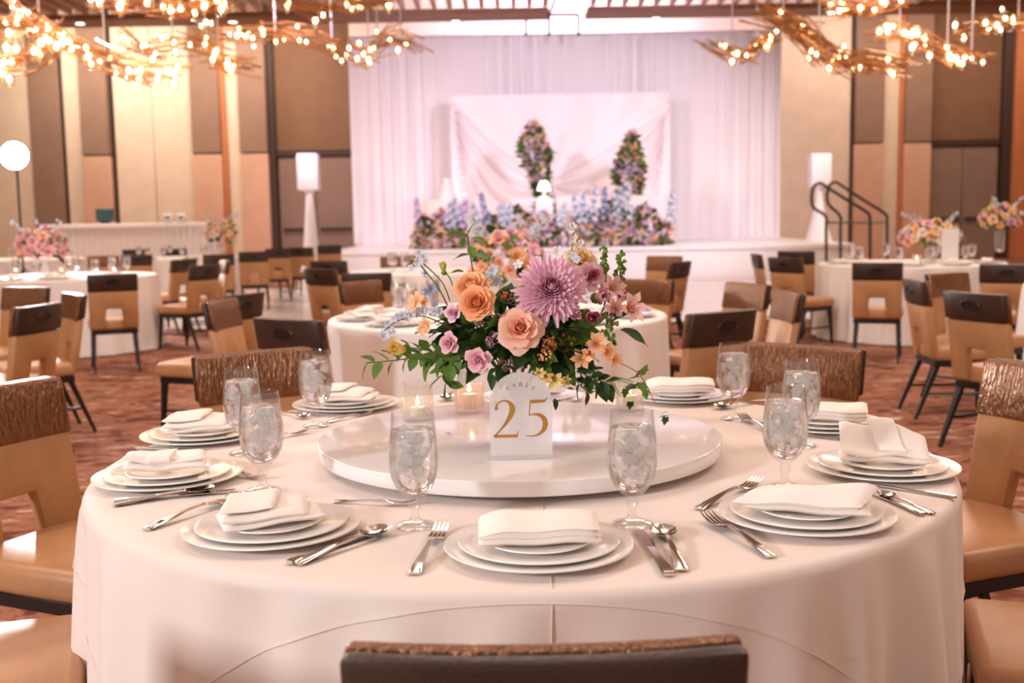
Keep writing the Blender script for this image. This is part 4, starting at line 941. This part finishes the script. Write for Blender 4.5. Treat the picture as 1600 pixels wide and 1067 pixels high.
florets('delphinium_floret', ('blue', 'white_petal'), [(772, 424), (768, 432), (775, 438)], 11, 4, .0, 4, 7); florets('delphinium_floret', ('white_petal', 'cream'), [(872, 392), (860, 398), (812, 412)], 12, 4, .04, 4, 8)
for sx, sy, ex, ey, n_ in ((946, 470, 944, 388, 24), (966, 470, 970, 396, 22)):
    stem([(sx - 20, sy + 40, -.02), (sx, sy, -.01), (ex, ey, 0)], .002)
    rn = random.Random(ex)
    for k in range(n_):
        t = k / (n_ - 1); m_ = ('leaf_light', 'leaf_light', 'leaf_light') if t > .45 else ('blush', 'mauve', 'leaf_light')
        bloom('snapdragon_bud', 'bud', m_, lerp(sx, ex, t) + rn.uniform(-8, 8) * (1 - .45 * t), lerp(sy, ey, t), lerp(9, 5.5, t), -.005 + rn.uniform(-.012, .01), (rn.uniform(-1, 1), rn.uniform(-1, .2), .7), k, 1.1)
for k in range(12):
    rn = random.Random(k + 60); bloom('snapdragon_bud', 'bud', ('pale_green', 'cream', 'leaf_light'), 952 + rn.uniform(-9, 9), lerp(498, 538, k / 11), 7.5, -.075 + rn.uniform(-.01, .01), (rn.uniform(-1, 1), -.8, rn.uniform(-.3, .8)), k, 1.1)
# leaves
def lf(px, py, Y, d, L, m='leaf', spin=0, kind='leaf', name='leaf'):
    return obj(name, fm(kind, m), fa, A(px, py, Y), yquat(d, spin), KX(L, Y))
def sprig(pts, Y0, n, L, m, seed, kind='leafw', droop=-.3, name='leaf'):
    stem([(p[0], p[1], Y0 + (p[2] if len(p) > 2 else 0)) for p in pts], .0015)
    rn = random.Random(seed); P = catmull([Vector((p[0], p[1], 0)) for p in pts], 10)
    for k in range(n):
        i = int((k + .6) / n * (len(P) - 1)); t = (P[min(i + 1, len(P) - 1)] - P[i - 1]).normalized(); s_ = 1 if k % 2 else -1
        d = Vector((t.x * .6 - t.y * s_ * .8, rn.uniform(-.7, .1), -(t.y * .6 + t.x * s_ * .8) + droop * .5))
        lf(P[i].x, P[i].y, Y0 + rn.uniform(-.01, .01), d, 1.2 * L * rn.uniform(.8, 1.2), m, rn.uniform(-.8, .8), kind, name)
sprig([(710, 560), (670, 553), (625, 562), (572, 567)], -.07, 17, 23, 'leaf', 1)
sprig([(700, 555), (660, 546), (632, 542)], -.04, 9, 20, 'leaf', 2)
sprig([(720, 560), (700, 572), (692, 590), (703, 604)], -.10, 9, 22, 'leaf', 3)
sprig([(718, 555), (685, 560), (662, 565)], -.08, 6, 26, 'leaf', 4)
stem([(742, 440, .02), (735, 400, .02), (730, 365, .02)], .0018)
for px, py, d, L, m in ((733, 372, (-1, -.3, .35), 36, 'leaf'), (735, 372, (1, -.3, -.2), 30, 'leaf'), (732, 366, (.4, -.2, 1), 20, 'leaf_light'), (733, 398, (-.9, -.4, -.1), 28, 'leaf'), (737, 398, (1, -.4, -.05), 32, 'leaf'), (722, 386, (.1, -.3, 1), 18, 'leaf_light'), (742, 425, (1, -.3, -.6), 34, 'leaf'), (725, 425, (-1, -.4, .1), 26, 'leaf_light'), (734, 385, (.3, -.4, -.8), 22, 'leaf_light')):
    lf(px, py, .015, d, L, m, .3, 'leafw')
for px, py, d, L in ((968, 515, (1, -.2, -.35), 50), (955, 505, (.8, -.3, .7), 40), (930, 500, (.8, -.5, .5), 36), (940, 492, (1, -.3, .1), 30), (975, 470, (.7, -.3, .8), 24)): lf(px, py, -.05, d, L, 'leaf_dark', .4, 'leaf')
sprig([(900, 580), (925, 590), (950, 600)], -.12, 10, 24, 'leaf_dark', 5); sprig([(890, 570), (905, 600), (925, 615)], -.12, 7, 20, 'leaf_dark', 6)
stem([(950, 560, -.08), (985, 575, -.08), (1003, 590, -.08), (1025, 632, -.1)], .0013, 'rust')
for k, (px, py, d, L) in enumerate(((985, 590, (1, -.5, .3), 22), (1000, 585, (.4, -.6, .9), 26), (1002, 598, (.3, -.8, -.8), 22), (990, 600, (-.6, -.7, -.3), 24), (1005, 606, (.8, -.6, -.5), 18), (978, 608, (-.3, -.6, -.9), 16), (985, 628, (-.2, -.7, -.8), 14), (1008, 612, (.2, -.5, -1), 14), (1033, 650, (1, -.4, .2), 16), (1040, 652, (-.3, -.6, -.9), 14), (1036, 645, (.8, -.3, .6), 12))):
    lf(px, py, -.09, d, L, 'leaf' if k % 3 else 'leaf_dark', 0, 'ivy_leaf', 'ivy_leaf')
for px, py, d, L in ((940, 590, (.5, -.6, -.6), 44), (915, 585, (.1, -.7, -.7), 36), (955, 590, (.9, -.4, -.2), 36), (725, 575, (-.15, -.6, -.9), 34), (895, 578, (-.2, -.7, -.6), 30)): lf(px, py, -.11, d, L, 'leaf', .2, 'fern_sprig', 'fern_sprig')
lf(866, 622, -.15, (.2, -.3, -.9), 20, 'leaf_dark'); lf(770, 585, -.14, (-.1, -.5, -.9), 26, 'leaf_dark'); lf(775, 575, -.15, (-.6, -.6, -.5), 26, 'leaf_dark')
rn = random.Random(77)
for k in range(240):
    u = rn.uniform(0, 2 * pi); v = rn.uniform(-.55, .9); q = sqrt(max(0, 1 - v * v))
    d = Vector((cos(u) * q, sin(u) * q, v)); p = Vector((d.x * .155, d.y * .09 - .01, d.z * .088)) * rn.uniform(.45, 1.0) + A(812, 528, 0)
    obj('leaf', fm('leafw' if k % 2 else 'leaf', 'leaf_dark' if k % 3 else 'leaf'), fa, p, yquat(d + Vector((rn.uniform(-.6, .6), rn.uniform(-.6, .2), rn.uniform(-.7, .3))), rn.uniform(-1.5, 1.5)), rn.uniform(.05, .085))
for k in range(16):
    a = k * .393; obj('stem', MB().tube([(.02 * cos(a), .02 * sin(a), .012), (.03 * cos(a + 2.5), .03 * sin(a + 2.5), .12), (.09 * cos(a + 2.5), .07 * sin(a + 2.5), .20)], .0022, 5).mesh('stem', 'stem'), fa)

# generic bouquets on the other tables
def bouquet(loc, label, pal, rx, rz, n, seed, vh=.14, leaves=40, big=.045, spikes=4):
    e = empty('flower_arrangement', label, 'flowers', loc, 0, 'centrepieces on the other tables'); rn = random.Random(seed)
    obj('vase', MB().lathe([(0, .001), (.045, .001), (.06, .03), (.062, vh), (.056, vh), (.054, .03), (0, .01)], 24).mesh('vase', 'ribbed_glass', 60), e)
    c = Vector((0, 0, vh + rz * .55))
    for k in range(n):
        t = (k + .5) / n; v = 1 - 1.35 * t; q = sqrt(max(0, 1 - v * v)); a = k * 2.39996
        d = Vector((cos(a) * q, sin(a) * q, v)); p = c + Vector((d.x * rx, d.y * rx * .8, d.z * rz)) * rn.uniform(.85, 1.08)
        kind = rn.choice(['spray_rose', 'rose_low', 'spray_rose', 'ranunculus' if rn.random() < .3 else 'rose_low']); m1 = rn.choice(pal); m2 = rn.choice(pal)
        o = obj('rose' if 'rose' in kind else 'ranunculus', fm(kind, m1, m2, 'leaf'), e, p, quat(d + Vector((0, -.3, .2)), k), big * rn.uniform(.75, 1.2))
    for k in range(leaves):
        a = rn.uniform(0, 6.28); v = rn.uniform(-.6, .9); q = sqrt(1 - v * v); d = Vector((cos(a) * q, sin(a) * q, v))
        obj('leaf', fm('leafw', rn.choice(['leaf', 'leaf_dark', 'leaf_light'])), e, c + Vector((d.x * rx, d.y * rx * .8, d.z * rz)) * rn.uniform(.6, .95), yquat(d + Vector((rn.uniform(-.5, .5), 0, rn.uniform(-.6, .3))), rn.uniform(-1, 1)), rn.uniform(.07, .11))
    for k in range(spikes):
        a = rn.uniform(0, 6.28); b = c + Vector((cos(a) * rx * .5, sin(a) * rx * .4, rz * .6)); tp = b + Vector((cos(a) * rx * .7, sin(a) * rx * .5, rz * .8))
        obj('stem', MB().tube([b, tp], .003, 5).mesh('stem', 'stem'), e)
        for q in range(6): obj('delphinium_floret', fm('floret', 'blue', 'white_petal'), e, b.lerp(tp, .3 + .14 * q) + Vector((rn.uniform(-.02, .02), rn.uniform(-.02, .02), 0)), quat((rn.uniform(-1, 1), -1, rn.uniform(-.5, .5))), .024)
    return e
PA = ['apricot', 'peach', 'blush', 'blush', 'lilac', 'stage_lilac', 'cream']; PB = ['pink', 'lilac', 'mauve', 'peach', 'pink']; PC = ['blush', 'cream', 'apricot', 'lilac', 'white_petal', 'cream']
bouquet((-.02, T2[1] + .0, TZ + .001), 'peach and lilac flowers on the second table behind the centrepiece', PA, .19, .19, 46, 1, .16, 50, .052, 7)
p = at_y(68, 430, T3.y); bouquet((p.x, T3.y, TZ + .001), 'pink and peach flowers on the left table', PB, .24, .20, 36, 2, .18, 46, .062)
p = at_y(348, 395, T4.y); bouquet((p.x, T4.y, TZ + .001), 'small blush flowers on the farther left table', PC, .22, .22, 28, 3, .22, 36, .06)
p = at_y(1455, 405, T5.y); bouquet((p.x, T5.y, TZ + .001), 'cream and lilac flowers on the right table', PC, .30, .17, 40, 4, .17, 60, .062)
p = at_y(1562, 380, T6.y); bouquet((p.x, T6.y, TZ + .001), 'pale flowers on the farthest right table', PC, .24, .20, 30, 5, .28, 36, .06)
# ------------------------------------------------------------------ settings on the other tables
ORD = ['leftmost', 'second from the left', 'third from the left', 'fourth from the left', 'fifth from the left', 'sixth from the left', 'seventh from the left', 'rightmost']
def ranks(c, angs, r):
    q = sorted(angs, key=lambda a: (c[0] + r * cos(R(a)) - CAM.x) / (c[1] + r * sin(R(a)) - CAM.y))
    return {a: (ORD[-1] if a == q[-1] else ORD[q.index(a)]) for a in angs}
def far_goblets(c, angs, r, label, group):
    rk = ranks(c, angs, r)
    for k, a in enumerate(angs):
        goblet((c[0] + r * cos(R(a)), c[1] + r * sin(R(a)), TZ + .001), rk[a] + ' ' + label, group, k, False)
far_goblets(T2, (200, 215, 232), .55, 'water goblet of the cluster at the left of the second table', 'goblets on the second table')
far_goblets(T2, (130, 160, 60, 30), .6, 'water goblet on the far half of the second table', 'goblets at the back of the second table')
far_goblets(T3, (-90, -62, -40, -20, 160, 20, 60, 100), .62, 'water goblet around the pink flowers on the left table', 'goblets on the left table')
far_goblets(T4, (-120, -95, -70, -40, 180, 0, 60, 120), .62, 'water goblet on the farther left table by the aisle', 'goblets on the farther left table')
far_goblets(T5, (197, 240, -92, -52, -8, 150, 45, 95), .60, 'water goblet on the right table with cream flowers', 'goblets on the right table')
far_goblets(T6, (200, 240, -80, 150), .6, 'water goblet on the farthest right table', 'goblets on the farthest right table')
far_goblets(T7, (180, 205, 230, 255), .5, 'water goblet on the table near the dance floor', 'goblets near the dance floor')
far_goblets(T10, (200, 240, -80, -40, 0), .62, 'water goblet on the far left table below the buffet', 'goblets below the buffet')
def far_setting(c, a, r, where, group, yw=0):
    x, y = c[0] + r * cos(R(a)), c[1] + r * sin(R(a)); z = TZ + .0008
    tag(obj('charger_plate', PL['charger_plate'], None, (x, y, z)), 'white charger plate ' + where, 'plate', 'charger plates ' + group)
    tag(obj('dinner_plate', PL['dinner_plate'], None, (x, y, z + .0068)), 'white dinner plate ' + where, 'plate', 'dinner plates ' + group)
    tag(obj('napkin', FN[int(a) % 2], None, (x, y, z + .0205), (0, 0, R(a + 90 + yw))), 'folded white napkin ' + where, 'napkin', 'napkins ' + group)
FN = [napkin_mesh('flat', 41), napkin_mesh('slant', 42)]
for a, w_ in ranks(T2, (168, 195, 225, -55, -20, 12), .73).items(): far_setting(T2, a, .73, 'on the second table, ' + w_, 'on the second table')
for a, w_ in ranks(T3, (-110, -75, -30, 200), .73).items(): far_setting(T3, a, .73, 'on the left table with pink flowers, ' + w_, 'on the left table')
for a, w_ in ranks(T5, (-110, -75, -30, 215, 180), .73).items(): far_setting(T5, a, .73, 'on the right table with cream flowers, ' + w_, 'on the right table')
for a, w_ in ranks(T4, (-110, -60, -20), .73).items(): far_setting(T4, a, .73, 'on the farther left table, ' + w_, 'on the farther left table')
def card(px, py0, py1, c, label):
    Y = c[1] - .45; p = at_y(px, py1, Y); h = at_y(px, py0, Y).z - (TZ + .001)
    e = empty('table_card', label, 'sign', (p.x, Y, TZ + .001))
    arch = [(-.085, .004), (.085, .004), (.085, h), (-.085, h)]
    obj('sign_panel', slab(arch, -.002, .002).mesh('sign_panel', 'plastic_white'), e); obj('sign_foot', MB().box((-.09, -.015, 0), (.09, .015, .006)).mesh('sign_foot', 'acrylic_clear'), e)
card(1484, 357, 404, T5, 'white table number card on the right table')
votive(Vector((T3.x + .12, T3.y - .35, TZ + .001)), .05, .12, 'pink_glass', 'lit candle glass beside the pink flowers on the left table', 16, .55)
votive(Vector((T5.x - .1, T5.y - .45, TZ + .001)), .045, .10, 'ribbed_glass', 'lit candle glass beside the white card on the right table', 16, .55)
# skirted buffet with linen along the left wall
bY = 17.6; x0, x1 = at_y(78, 350, bY).x, at_y(325, 350, bY).x; bzt = at_y(200, 349, bY).z
bz2 = bzt
bf = empty('buffet_table', 'long white skirted buffet table in front of the left wall', 'table', ((x0 + x1) / 2, bY, 0))
def bfp(name, me): o = obj(name, me, bf); o.matrix_parent_inverse = Matrix.Translation((-(x0 + x1) / 2, -bY, 0)); return o
bfp('top_cloth', bevelled(MB().box((x0 - .02, bY - .05, bz2 - .10), (x1 + .02, bY + .75, bz2)), .015, 2).mesh('top_cloth', 'cloth_white'))
bfp('pleated_skirt', pleats(x0, x1, .01, bz2 - .06, bY + .0, .018, .12, 'cloth_white', 'pleated_skirt', nz=4))
for xa in (x0, x1): bfp('side_skirt', MB().box((xa - .006, bY, .01), (xa + .006, bY + .7, bz2 - .06)).mesh('side_skirt', 'cloth_white'))
mx, mY = at_y(165, 350, bY + .45).x, bY + .45
mo = empty('monitor', 'grey flat monitor standing on the buffet', 'monitor', (mx, mY, bz2 + .002))
mh = at_y(165, 326, mY).z - bz2
obj('screen_panel', bevelled(MB().box((-.17, -.02, .04), (.17, .02, mh)), .01, 1).mesh('screen_panel', 'screen'), mo); obj('monitor_foot', MB().box((-.08, -.06, 0), (.08, .06, .05)).mesh('monitor_foot', 'frame_grey'), mo)
for px in (262, 283):
    p = at_y(px, 340, DW + .27); o = empty('wall_control', 'wall control plate above the buffet, ' + ('left' if px == 262 else 'right') + ' of two', 'switch', (p.x, DW + .272, p.z))
    obj('cover_plate', bevelled(MB().box((-.11, -.02, -.09), (.11, .02, .09)), .008, 1).mesh('cover_plate', 'plastic_white'), o); obj('display', MB().box((-.07, -.026, -.025), (.07, -.019, .03)).mesh('display', 'screen'), o)
# bright flash lamp on a stand at the far left
lY = 13.0; lp = at_y(22, 243, lY)
fl = empty('flash_lamp', 'glaring white flash lamp on a stand at the left edge', 'lamp', (lp.x, lY, 0))
obj('lamp_head', MB().lathe([(.05, .22), (.09, .2), (.12, .05), (.20, 0), (.195, 0), (.11, .06), (0, .1)], 28).mesh('lamp_head', 'black_metal'), fl, (0, 0, lp.z), (R(90), 0, 0)).rotation_euler = (R(-90) , 0, 0)
hd_ = fl.children[0]; hd_.rotation_euler = (R(-90), 0, R(10))
obj('lamp_lens', MB().lathe([(.19, 0), (.12, -.03), (0, -.04)], 28).mesh('lamp_lens', 'lamp_glow'), hd_, (0, 0, .01))
spot('lamp_beam', (lp.x, lY - .1, lp.z), (0, 0, .8), 1400, (.92, .95, 1), 80, .5, .2)
obj('stand_pole', MB().tube([(0, .06, .5), (0, .06, lp.z - .1)], .016, 8).mesh('stand_pole', 'black_metal'), fl)
for k in range(3):
    a = k * 2.094 + .5; obj('leg', MB().tube([(0, .06, .7), (.5 * cos(a), .06 + .5 * sin(a), .01)], .011, 6).mesh('stand_leg', 'black_metal'), fl)

# ------------------------------------------------------------------ floral stage
def blob_flowers(center_fn, n, pal, size, seed):
    m = MB(); rn = random.Random(seed)
    for k in range(n):
        p, d = center_fn(rn); m.xf(Matrix.Translation(p) @ quat(d, k).to_matrix().to_4x4() @ Matrix.Scale(size * rn.uniform(.65, 1.2), 4), ROSE_XL, rn.randrange(len(pal)))
    m.v = [(x, y, max(.012, z)) for x, y, z in m.v]; return m
ROSE_XL = rose_mb(8, .95, 4, 3, .4, .05, 13, 1)
def leaf_mass(center_fn, n, L, seed):
    m = MB(); rn = random.Random(seed); lm = leaf_mb(.3, .3, .2, 5)
    for k in range(n):
        p, d = center_fn(rn); m.xf(Matrix.Translation(p * .96) @ yquat(d + Vector((rn.uniform(-.6, .6), rn.uniform(-.6, .2), rn.uniform(-.4, .6))), rn.uniform(-1, 1)).to_matrix().to_4x4() @ Matrix.Scale(L * rn.uniform(.7, 1.3), 4), lm, rn.randrange(3))
    m.v = [(x, y, max(.012, z)) for x, y, z in m.v]; return m
LP = ['leaf', 'leaf_dark', 'leaf_light']
def bank(name, label, x0, x1, Y, h, seed, pal, n, spikes=6, dep=.35, z0=S_Z):
    c = (x0 + x1) / 2; e = empty(name, label, 'flowers', (c, Y, z0 + .002)); hw = (x1 - x0) / 2
    def f(rn):
        u = rn.uniform(-1, 1); v = rn.uniform(0, 1) ** .8; a = rn.uniform(0, pi)
        hh = h * (1 - .45 * abs(u) ** 2) * (.85 + .15 * sin(u * 9 + seed))
        return Vector((u * hw, -dep * cos(v * 1.5) * rn.uniform(.7, 1), max(.06, v * hh))), Vector((u * .5, -1, v * .9))
    stuff(obj('blooms', blob_flowers(f, n, pal, .11, seed).mesh('blooms', pal, 60), e)); stuff(obj('foliage', leaf_mass(f, int(n * .9), .15, seed + 1).mesh('foliage', LP, 60), e))
    obj('flower_foam', MB().lathe([(0, 0), (hw * .9, 0), (hw * .8, h * .3), (0, h * .4)], 20).mesh('flower_foam', 'leaf_dark'), e, scale=(1, dep / hw * .9, 1))
    rn = random.Random(seed + 5)
    for k in range(spikes):
        u = rn.uniform(-1, 1); b = Vector((u * hw, -dep * .5, h * .35)); tp = b + Vector((u * .12 + rn.uniform(-.08, .08), rn.uniform(-.1, .1), h * rn.uniform(.6, .95)))
        m = MB().tube([b, tp], .012, 5, 0)
        for q in range(22):
            t = .15 + .85 * q / 21; a = q * 2.4; p = b.lerp(tp, t) + Vector((cos(a), sin(a), 0)) * .06 * (1.1 - t)
            m.xf(Matrix.Translation(p) @ quat((cos(a), sin(a), .5)).to_matrix().to_4x4() @ Matrix.Scale(.075, 4), FLOR, 1)
        obj('delphinium_spike', m.mesh('delphinium_spike', ['stem', rn.choice(['blue', 'blue_deep', 'stage_lilac', 'blue'])], 60), e)
PS = ['stage_pink', 'stage_lilac', 'stage_pink', 'cream', 'blush', 'white_petal', 'lilac', 'blush', 'stage_lilac', 'apricot']
FY = 19.4
def fx(px, Y=FY): return at_y(px, 350, Y).x
bank('flower_bank', 'bank of lilac and pink flowers at the left front of the stage', fx(645), fx(728), FY, .80, 1, PS, 190, 5)
bank('flower_bank', 'bank of flowers at the middle of the stage front', fx(745), fx(878), FY, .85, 2, PS, 240, 6)
bank('flower_bank', 'bank of flowers at the right front of the stage with blue spikes', fx(892), fx(1046), FY, .95, 3, PS, 300, 8)
def pillar(label, px0, px1, py0, py1, Y, seed, pal, n):
    c = at_y((px0 + px1) / 2, (py0 + py1) / 2, Y); zt, zb = at_y(px0, py0, Y).z, S_Z; hw = (px1 - px0) / 2 * (Y + 2.441) / F_PX
    e = empty('floral_pillar', label, 'flowers', (c.x, Y, S_Z + .006))
    H_ = zt - zb
    def f(rn):
        v = rn.uniform(.02, 1); a = rn.uniform(pi, 2 * pi); r_ = hw * (.55 + .3 * sin(v * 9 + seed)) * (1 if v < .9 else .7); off = .18 * sin(v * 4 + seed) * hw * 2
        return Vector((off + r_ * cos(a), r_ * sin(a) * .8, v * H_)), Vector((cos(a), sin(a), .2))
    stuff(obj('blooms', blob_flowers(f, n, pal, .115, seed).mesh('blooms', pal, 60), e)); stuff(obj('foliage', leaf_mass(f, int(n * 1.6), .15, seed + 3).mesh('foliage', LP, 60), e))
    obj('pillar_post', MB().tube([(0, 0, 0), (.18 * sin(2 + seed) * hw * 2, 0, H_ * .5), (.18 * sin(4 + seed) * hw * 2, 0, H_ * .96)], hw * .22, 10).mesh('pillar_post', 'leaf_dark'), e)
pillar('tall green and blush floral pillar left of the head table', 818, 868, 192, 330, 20.9, 1, ['blush', 'cream', 'stage_pink', 'stage_lilac'], 260)
pillar('shorter floral pillar right of the head table', 966, 1016, 208, 330, 20.9, 2, ['stage_lilac', 'apricot', 'stage_pink', 'cream'], 260)
# head table with cloth, cake and small lamp
hY = 19.9; hx0, hx1 = fx(870, hY), fx(1012, hY); hz = at_y(940, 306, hY).z
ht = empty('head_table', 'white clothed head table among the stage flowers', 'table', ((hx0 + hx1) / 2, hY, S_Z + .002))
o = obj('tablecloth', bevelled(MB().box((hx0, hY - .05, S_Z + .002), (hx1, hY + .4, hz)), .03, 2).mesh('head_tablecloth', 'cloth'), ht); o.matrix_parent_inverse = Matrix.Translation((-(hx0 + hx1) / 2, -hY, -S_Z - .002))
ckx = fx(700, 20.6); ckz = at_y(700, 314, 20.6).z
ct = empty('cake_table', 'small round white cake table at the left of the stage', 'table', (ckx, 20.6, S_Z + .002))
obj('tablecloth', MB().lathe([(0, ckz - S_Z), (.50, ckz - S_Z), (.52, ckz - S_Z - .03), (.56, .01)], 32, rib=(.02, 9, .53)).mesh('cake_tablecloth', 'cloth'), ct)
ck = empty('wedding_cake', 'tiered white cake on the stage at the left', 'cake', (ckx, 20.55, ckz + .006))
tiers = [(.17, 0, .16), (.125, .16, .32), (.08, .32, .46)]
for r_, a, b in tiers: obj('cake_tier', MB().lathe([(0, a + .001), (r_, a + .001), (r_, b - .012), (r_ - .012, b), (0, b)], 28).mesh('cake_tier', 'white_petal'), ck)
lY_ = hY + .1; lp2 = at_y(850, 305, lY_); lz = hz
lt = empty('table_lamp', 'small glowing white lamp left of the head table', 'lamp', (lp2.x, 20.02, 0))
lzb = at_y(850, 309, 20.02).z; lzt = at_y(850, 283, 20.02).z
lt.location.z = lzb
obj('lamp_base', MB().lathe([(0, 0), (.12, 0), (.12, .02), (.02, .035), (.015, (lzt - lzb) * .5)], 20).mesh('lamp_base', 'plastic_white'), lt); obj('lamp_shade', MB().lathe([(.14, (lzt - lzb) * .45), (.10, (lzt - lzb) * .8), (.07, lzt - lzb), (0, lzt - lzb)], 20).mesh('lamp_shade', 'lamp_soft'), lt)
pd = empty('lamp_plinth', 'white plinth carrying the small lamp among the flowers', 'plinth', (lp2.x, 20.02, S_Z + .002))
obj('plinth_body', bevelled(MB().box((-.17, -.17, 0), (.17, .17, lzb - S_Z - .004)), .01, 1).mesh('plinth_body', 'plastic_white'), pd)

# ------------------------------------------------------------------ chandeliers
def chandelier(pts, d, label, nb, nr, rad, seed, cables=(), rod_len=.5):
    Y = d - 2.441; P = catmull([at_y(p[0], p[1], Y + (p[2] if len(p) > 2 else 0)) for p in pts], 8); rn = random.Random(seed)
    o0 = P[len(P) // 2].copy(); e = empty('chandelier', label, 'chandelier', o0)
    rods = MB(); glass = MB()
    for k in range(nr):
        i = rn.randrange(1, len(P) - 1); t = (P[i + 1] - P[i - 1]).normalized(); a = rn.uniform(0, 6.28); side = t.cross(Vector((0, 0, 1))).normalized(); up = side.cross(t)
        c = P[i] + (side * cos(a) + up * sin(a)) * rad * rn.uniform(.3, 1) - o0
        d_ = (t + side * rn.uniform(-.25, .25) + up * rn.uniform(-.25, .25)).normalized() * rod_len * rn.uniform(.6, 1.2) / 2
        q = MB(); bend = up * rn.uniform(-.04, .04)
        (rods if k % 3 else glass).tube([c - d_, c + bend, c + d_], .009 if k % 3 else .014, 5)
    stuff(obj('bronze_rods', rods.mesh('bronze_rods', 'bronze'), e)); stuff(obj('glass_rods', glass.mesh('glass_rods', 'amber_glass'), e))
    for k in range(nb):
        i = rn.randrange(0, len(P)); c = P[i] + Vector((rn.gauss(0, .5), rn.gauss(0, .5), rn.gauss(0, .5))) * rad - o0
        b = obj('bulb', BULB, e, c, scale=rn.uniform(.7, 1.15)); obj('glass_globe', GLOBE, b)
    for px in cables:
        i = min(range(len(P)), key=lambda j: abs((at_y(px, 50, Y).x) - P[j].x)); c = P[i] - o0
        obj('cable', MB().tube([c, (c.x, c.y, 5.97 - o0.z)], .010, 6).mesh('cable', 'cable_white'), e)
BULB = MB().lathe([(0, -.03), (.018, -.022), (.024, 0), (.018, .022), (0, .032)], 10).mesh('bulb', 'bulb_glow')
GLOBE = MB().lathe([(.012, -.09), (.04, -.06), (.055, -.01), (.045, .04), (.02, .07), (0, .08)], 14).mesh('glass_globe', 'amber_glass')
chandelier([(-40, 60), (30, 40), (70, 60), (25, 95), (-30, 100)], 11.5, 'bright glass chandelier curling at the upper left corner', 34, 60, .16, 1, (20,), .55)
chandelier([(20, 5), (62, 40), (110, 68), (165, 92), (215, 112), (272, 112)], 12.5, 'long glass chandelier sweeping down at the upper left', 40, 70, .13, 2, (60, 165), .55)
chandelier([(205, 62), (225, 78), (270, 68), (320, 70), (345, 95), (372, 100)], 14.5, 'drooping chandelier left of the recessed brown panel', 24, 50, .14, 3, (270, 340), .6)
chandelier([(320, 45), (370, 52), (430, 50), (490, 62), (530, 78)], 16.9, 'amber chandelier before the recessed brown panel', 24, 70, .15, 4, (430, 518), .6)
chandelier([(548, 78), (572, 88), (610, 60), (650, 72)], 15.5, 'small amber chandelier over the left end of the drape', 13, 40, .14, 5, (575, 590, 624), .5)
chandelier([(150, -2), (220, 8), (300, 10), (340, 0)], 10.5, 'glass chandelier cut by the top edge at the left', 22, 40, .10, 6, (240,), .5)
chandelier([(440, 8), (500, 14), (560, 8), (600, 4)], 12.5, 'glass chandelier cut by the top edge left of the drape', 10, 40, .10, 7, (520,), .5)
chandelier([(1108, 68), (1140, 82), (1165, 88), (1188, 70), (1205, 62)], 15.5, 'small boat shaped chandelier over the right end of the drape', 15, 50, .10, 8, (1142, 1184), .45)
chandelier([(1200, 25), (1240, 42), (1275, 72), (1310, 92), (1350, 98), (1390, 100)], 14.5, 'long rod chandelier sweeping down right of the drape', 20, 110, .16, 9, (1222, 1278), .8)
chandelier([(1380, 52), (1415, 52), (1450, 68), (1490, 88), (1530, 92)], 13.2, 'glass chandelier hanging at the upper right', 28, 40, .13, 10, (1404, 1480, 1517), .5)
chandelier([(1502, 48), (1540, 40), (1580, 35), (1620, 38)], 15, 'amber chandelier at the right edge', 18, 40, .13, 11, (1592,), .5)
chandelier([(1295, 6), (1330, 12), (1370, 10), (1400, 2)], 12, 'glass chandelier cut by the top edge at the right', 14, 40, .08, 12, (1340,), .5)
